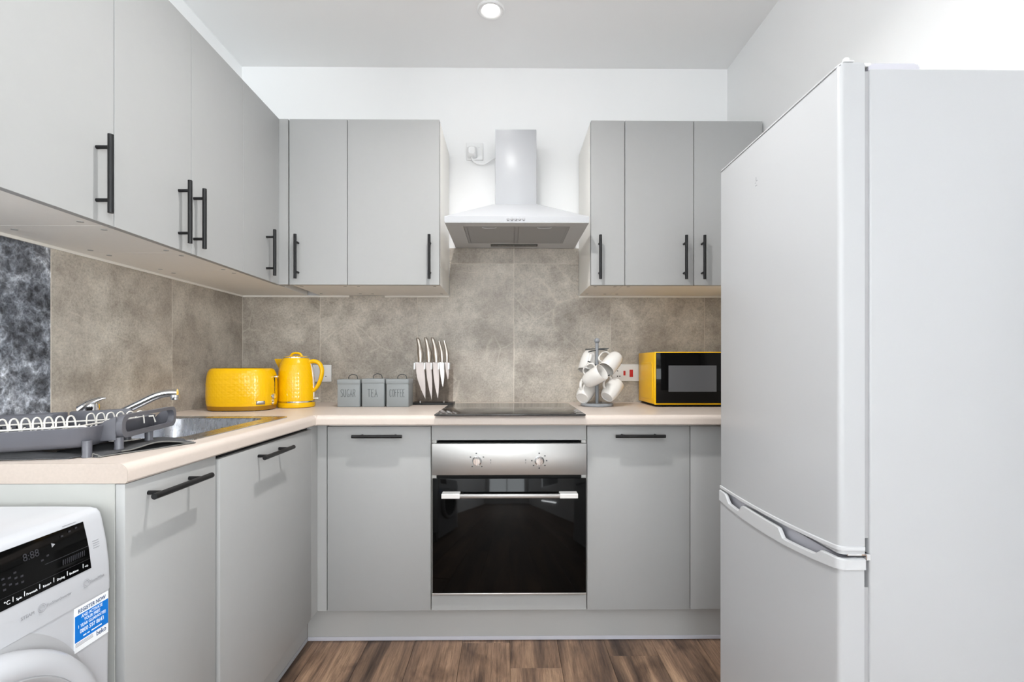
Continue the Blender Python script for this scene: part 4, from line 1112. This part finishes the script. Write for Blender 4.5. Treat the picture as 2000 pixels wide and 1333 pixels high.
# cutlery caddy with drain holes
cd = tray(B(), -RL + .01, RW - .062, -.175, RW - .006, .058, .002, r=.016)
cdo = obj('cutlery_caddy', cd, M['rack'], t, world=False, smooth=45)
hol = B()
for i in range(9):
    for j in range(3):
        hol.lathe([(.0026, -.0004), (.0026, .0008)], (-RL + .032 + i * .0155, RW - .0622, .020 + j * .012), Matrix.Rotation(PI / 2, 4, 'X'), 8)
obj('drain_holes', hol, M['dark'], cdo, world=False, kind='stuff')
obj('back_wall', B().loft([[(a, RW + .004 - d_, z) for a in ()] for d_, z in ()] ) if False else B().box(-.172, RW - .016, .012, -.035, RW - .004, .060, .004, 2), M['rack'], t, world=False)
# wire basket
wr = B(); zr_ = RH + .0035
wr.tube([(-RL + .006, .006, zr_), (-.004, .006, zr_), (.008, .010, zr_ - .001), (.011, .012, zr_ - .012)], .0019, 8)
wr.tube([(-RL + .006, RW - .066, zr_ - .006), (-.02, RW - .066, zr_ - .006), (.030, RW - .05, zr_ - .004), (.034, RW - .05, zr_ - .02)], .0020, 8)
wr.tube([(-.03, .012, zr_ - .004), (-.03, RW - .07, zr_ - .006)], .002, 8)
obj('wire_frame', wr, M['wire'], t, world=False)
for i in range(16):
    x = -.318 + i * .0197
    obj('wire_tine', B().tube(bez([(x, .008, zr_ - .001), (x + .0005, .0085, zr_ + .015), (x + .003, .012, zr_ + .0215), (x + .005, .019, zr_ + .0195), (x + .006, .023, zr_ + .008), (x + .006, .024, zr_ - .010)], 4), .0016, 7), M['wire'], t, world=False)
for i in range(6):
    x = -.085 + i * .0205
    obj('wire_tine', B().tube(bez([(x, RW - .105, zr_ - .018), (x + .001, RW - .104, zr_ + .006), (x + .004, RW - .098, zr_ + .013), (x + .007, RW - .090, zr_ + .011), (x + .008, RW - .086, zr_ - .003), (x + .008, RW - .085, zr_ - .018)], 4), .0015, 7), M['wire'], t, world=False)
for i in range(13):
    x = -.332 + i * .0275
    obj('base_wire', B().tube([(x, .036, zr_ - .012), (x + .004, .06, zr_ - .020), (x + .004, RW - .10, zr_ - .020), (x, RW - .082, zr_ - .012)], .0017, 6), M['wire'], t, world=False)

# drying cloth folded under the rack
t = thing('drying_cloth', 'charcoal microfibre drying cloth folded loosely under the dish rack', 'cloth', (-.87, 1.08, WT_TOP))
def sheet(name, f, nu, nv, th, m):
    b = B(); top_ = [[b.bm.verts.new(f(i / nu, j / nv)) for j in range(nv + 1)] for i in range(nu + 1)]
    bot_ = [[b.bm.verts.new(Vector(f(i / nu, j / nv)) - Vector((0, 0, th))) for j in range(nv + 1)] for i in range(nu + 1)]
    for i in range(nu):
        for j in range(nv):
            b.bm.faces.new((top_[i][j], top_[i + 1][j], top_[i + 1][j + 1], top_[i][j + 1]))
            b.bm.faces.new((bot_[i][j], bot_[i][j + 1], bot_[i + 1][j + 1], bot_[i + 1][j]))
    for i in range(nu):
        b.bm.faces.new((top_[i][0], bot_[i][0], bot_[i + 1][0], top_[i + 1][0])); b.bm.faces.new((top_[i][nv], top_[i + 1][nv], bot_[i + 1][nv], bot_[i][nv]))
    for j in range(nv):
        b.bm.faces.new((top_[0][j], top_[0][j + 1], bot_[0][j + 1], bot_[0][j])); b.bm.faces.new((top_[nu][j], bot_[nu][j], bot_[nu][j + 1], top_[nu][j + 1]))
    return obj(name, b, m, t, smooth=60)
def quad(u, v, c):
    a, b_, c_, d = [Vector(p) for p in c]
    return (a * (1 - u) + b_ * u) * (1 - v) + (d * (1 - u) + c_ * u) * v
CQ = [(-.838, 1.004, 0), (-.758, 1.190, 0), (-.870, 1.245, 0), (-.975, 1.060, 0)]
def low_(u, v):
    p = quad(u, v, CQ); p.z = WT_TOP + .0026 + .0006 * math.sin(9 * u + 4 * v); return p
def up_(u, v):
    p = quad(u * .97 + .01, v, CQ)
    open_ = max(0, 1 - v / .28)
    lift = .0085 + open_ * .0075 * max(0, math.sin(PI * min(1, max(0, (u - .28) / .62)))) + .001 * math.sin(13 * u + 3 * v)
    lift -= .004 * max(0, (u - .85) / .15) if v < .3 else 0
    if u < .25: lift = .0045 + (lift - .0045) * (u / .25)
    p.z = WT_TOP + lift; return p
sheet('lower_layer', low_, 30, 14, .0024, M['cloth'])
sheet('upper_layer', up_, 40, 16, .0024, M['cloth'])
def fold_(u, v):
    a = PI * (v - .5)
    p = quad(.01 + .985 * u, .93 + .05 * math.cos(a), CQ); p.z = WT_TOP + .0055 + .0035 * math.sin(a); return p
ed = []
for k in range(25):
    u = k / 24; p = Vector(low_(u, 0)); ed.append((p.x + .0006, p.y - .0006, p.z - .0006))
obj('bound_hem', B().tube(ed, .0015, 6), M['clothedge'], t, label='paler stitched hem')
ed = [tuple(Vector(up_(k / 24, 0)) + Vector((.0006, -.0006, -.0012))) for k in range(5, 25)]
obj('bound_hem', B().tube(ed, .0015, 6), M['clothedge'], t, label='paler stitched hem')
# rumpled tail of the cloth along the front edge of the worktop
def tail(u, v):
    x = -1.14 + .255 * u + .02 * v
    y = .962 + .030 * u + (.075 - .02 * u) * v
    z = WT_TOP + .0028 + (.0135 * math.sin(PI * min(1, v * 1.1)) ** 2) * (.55 + .35 * math.sin(3.2 * u + .6)) * (1 - .75 * max(0, (u - .8) / .2)) + .0008 * math.sin(25 * u + 9 * v)
    return Vector((x, y, z))
sheet('rumpled_tail', tail, 40, 16, .0022, M['cloth'])
obj('care_tag', B().tube([(-.851, 1.006, WT_TOP + .001), (-.848, 1.004, WT_TOP + .009), (-.840, 1.005, WT_TOP + .0065), (-.833, 1.007, WT_TOP + .0015)], .0012, 6), M['clothedge'], t, label='tiny pale looped tag')
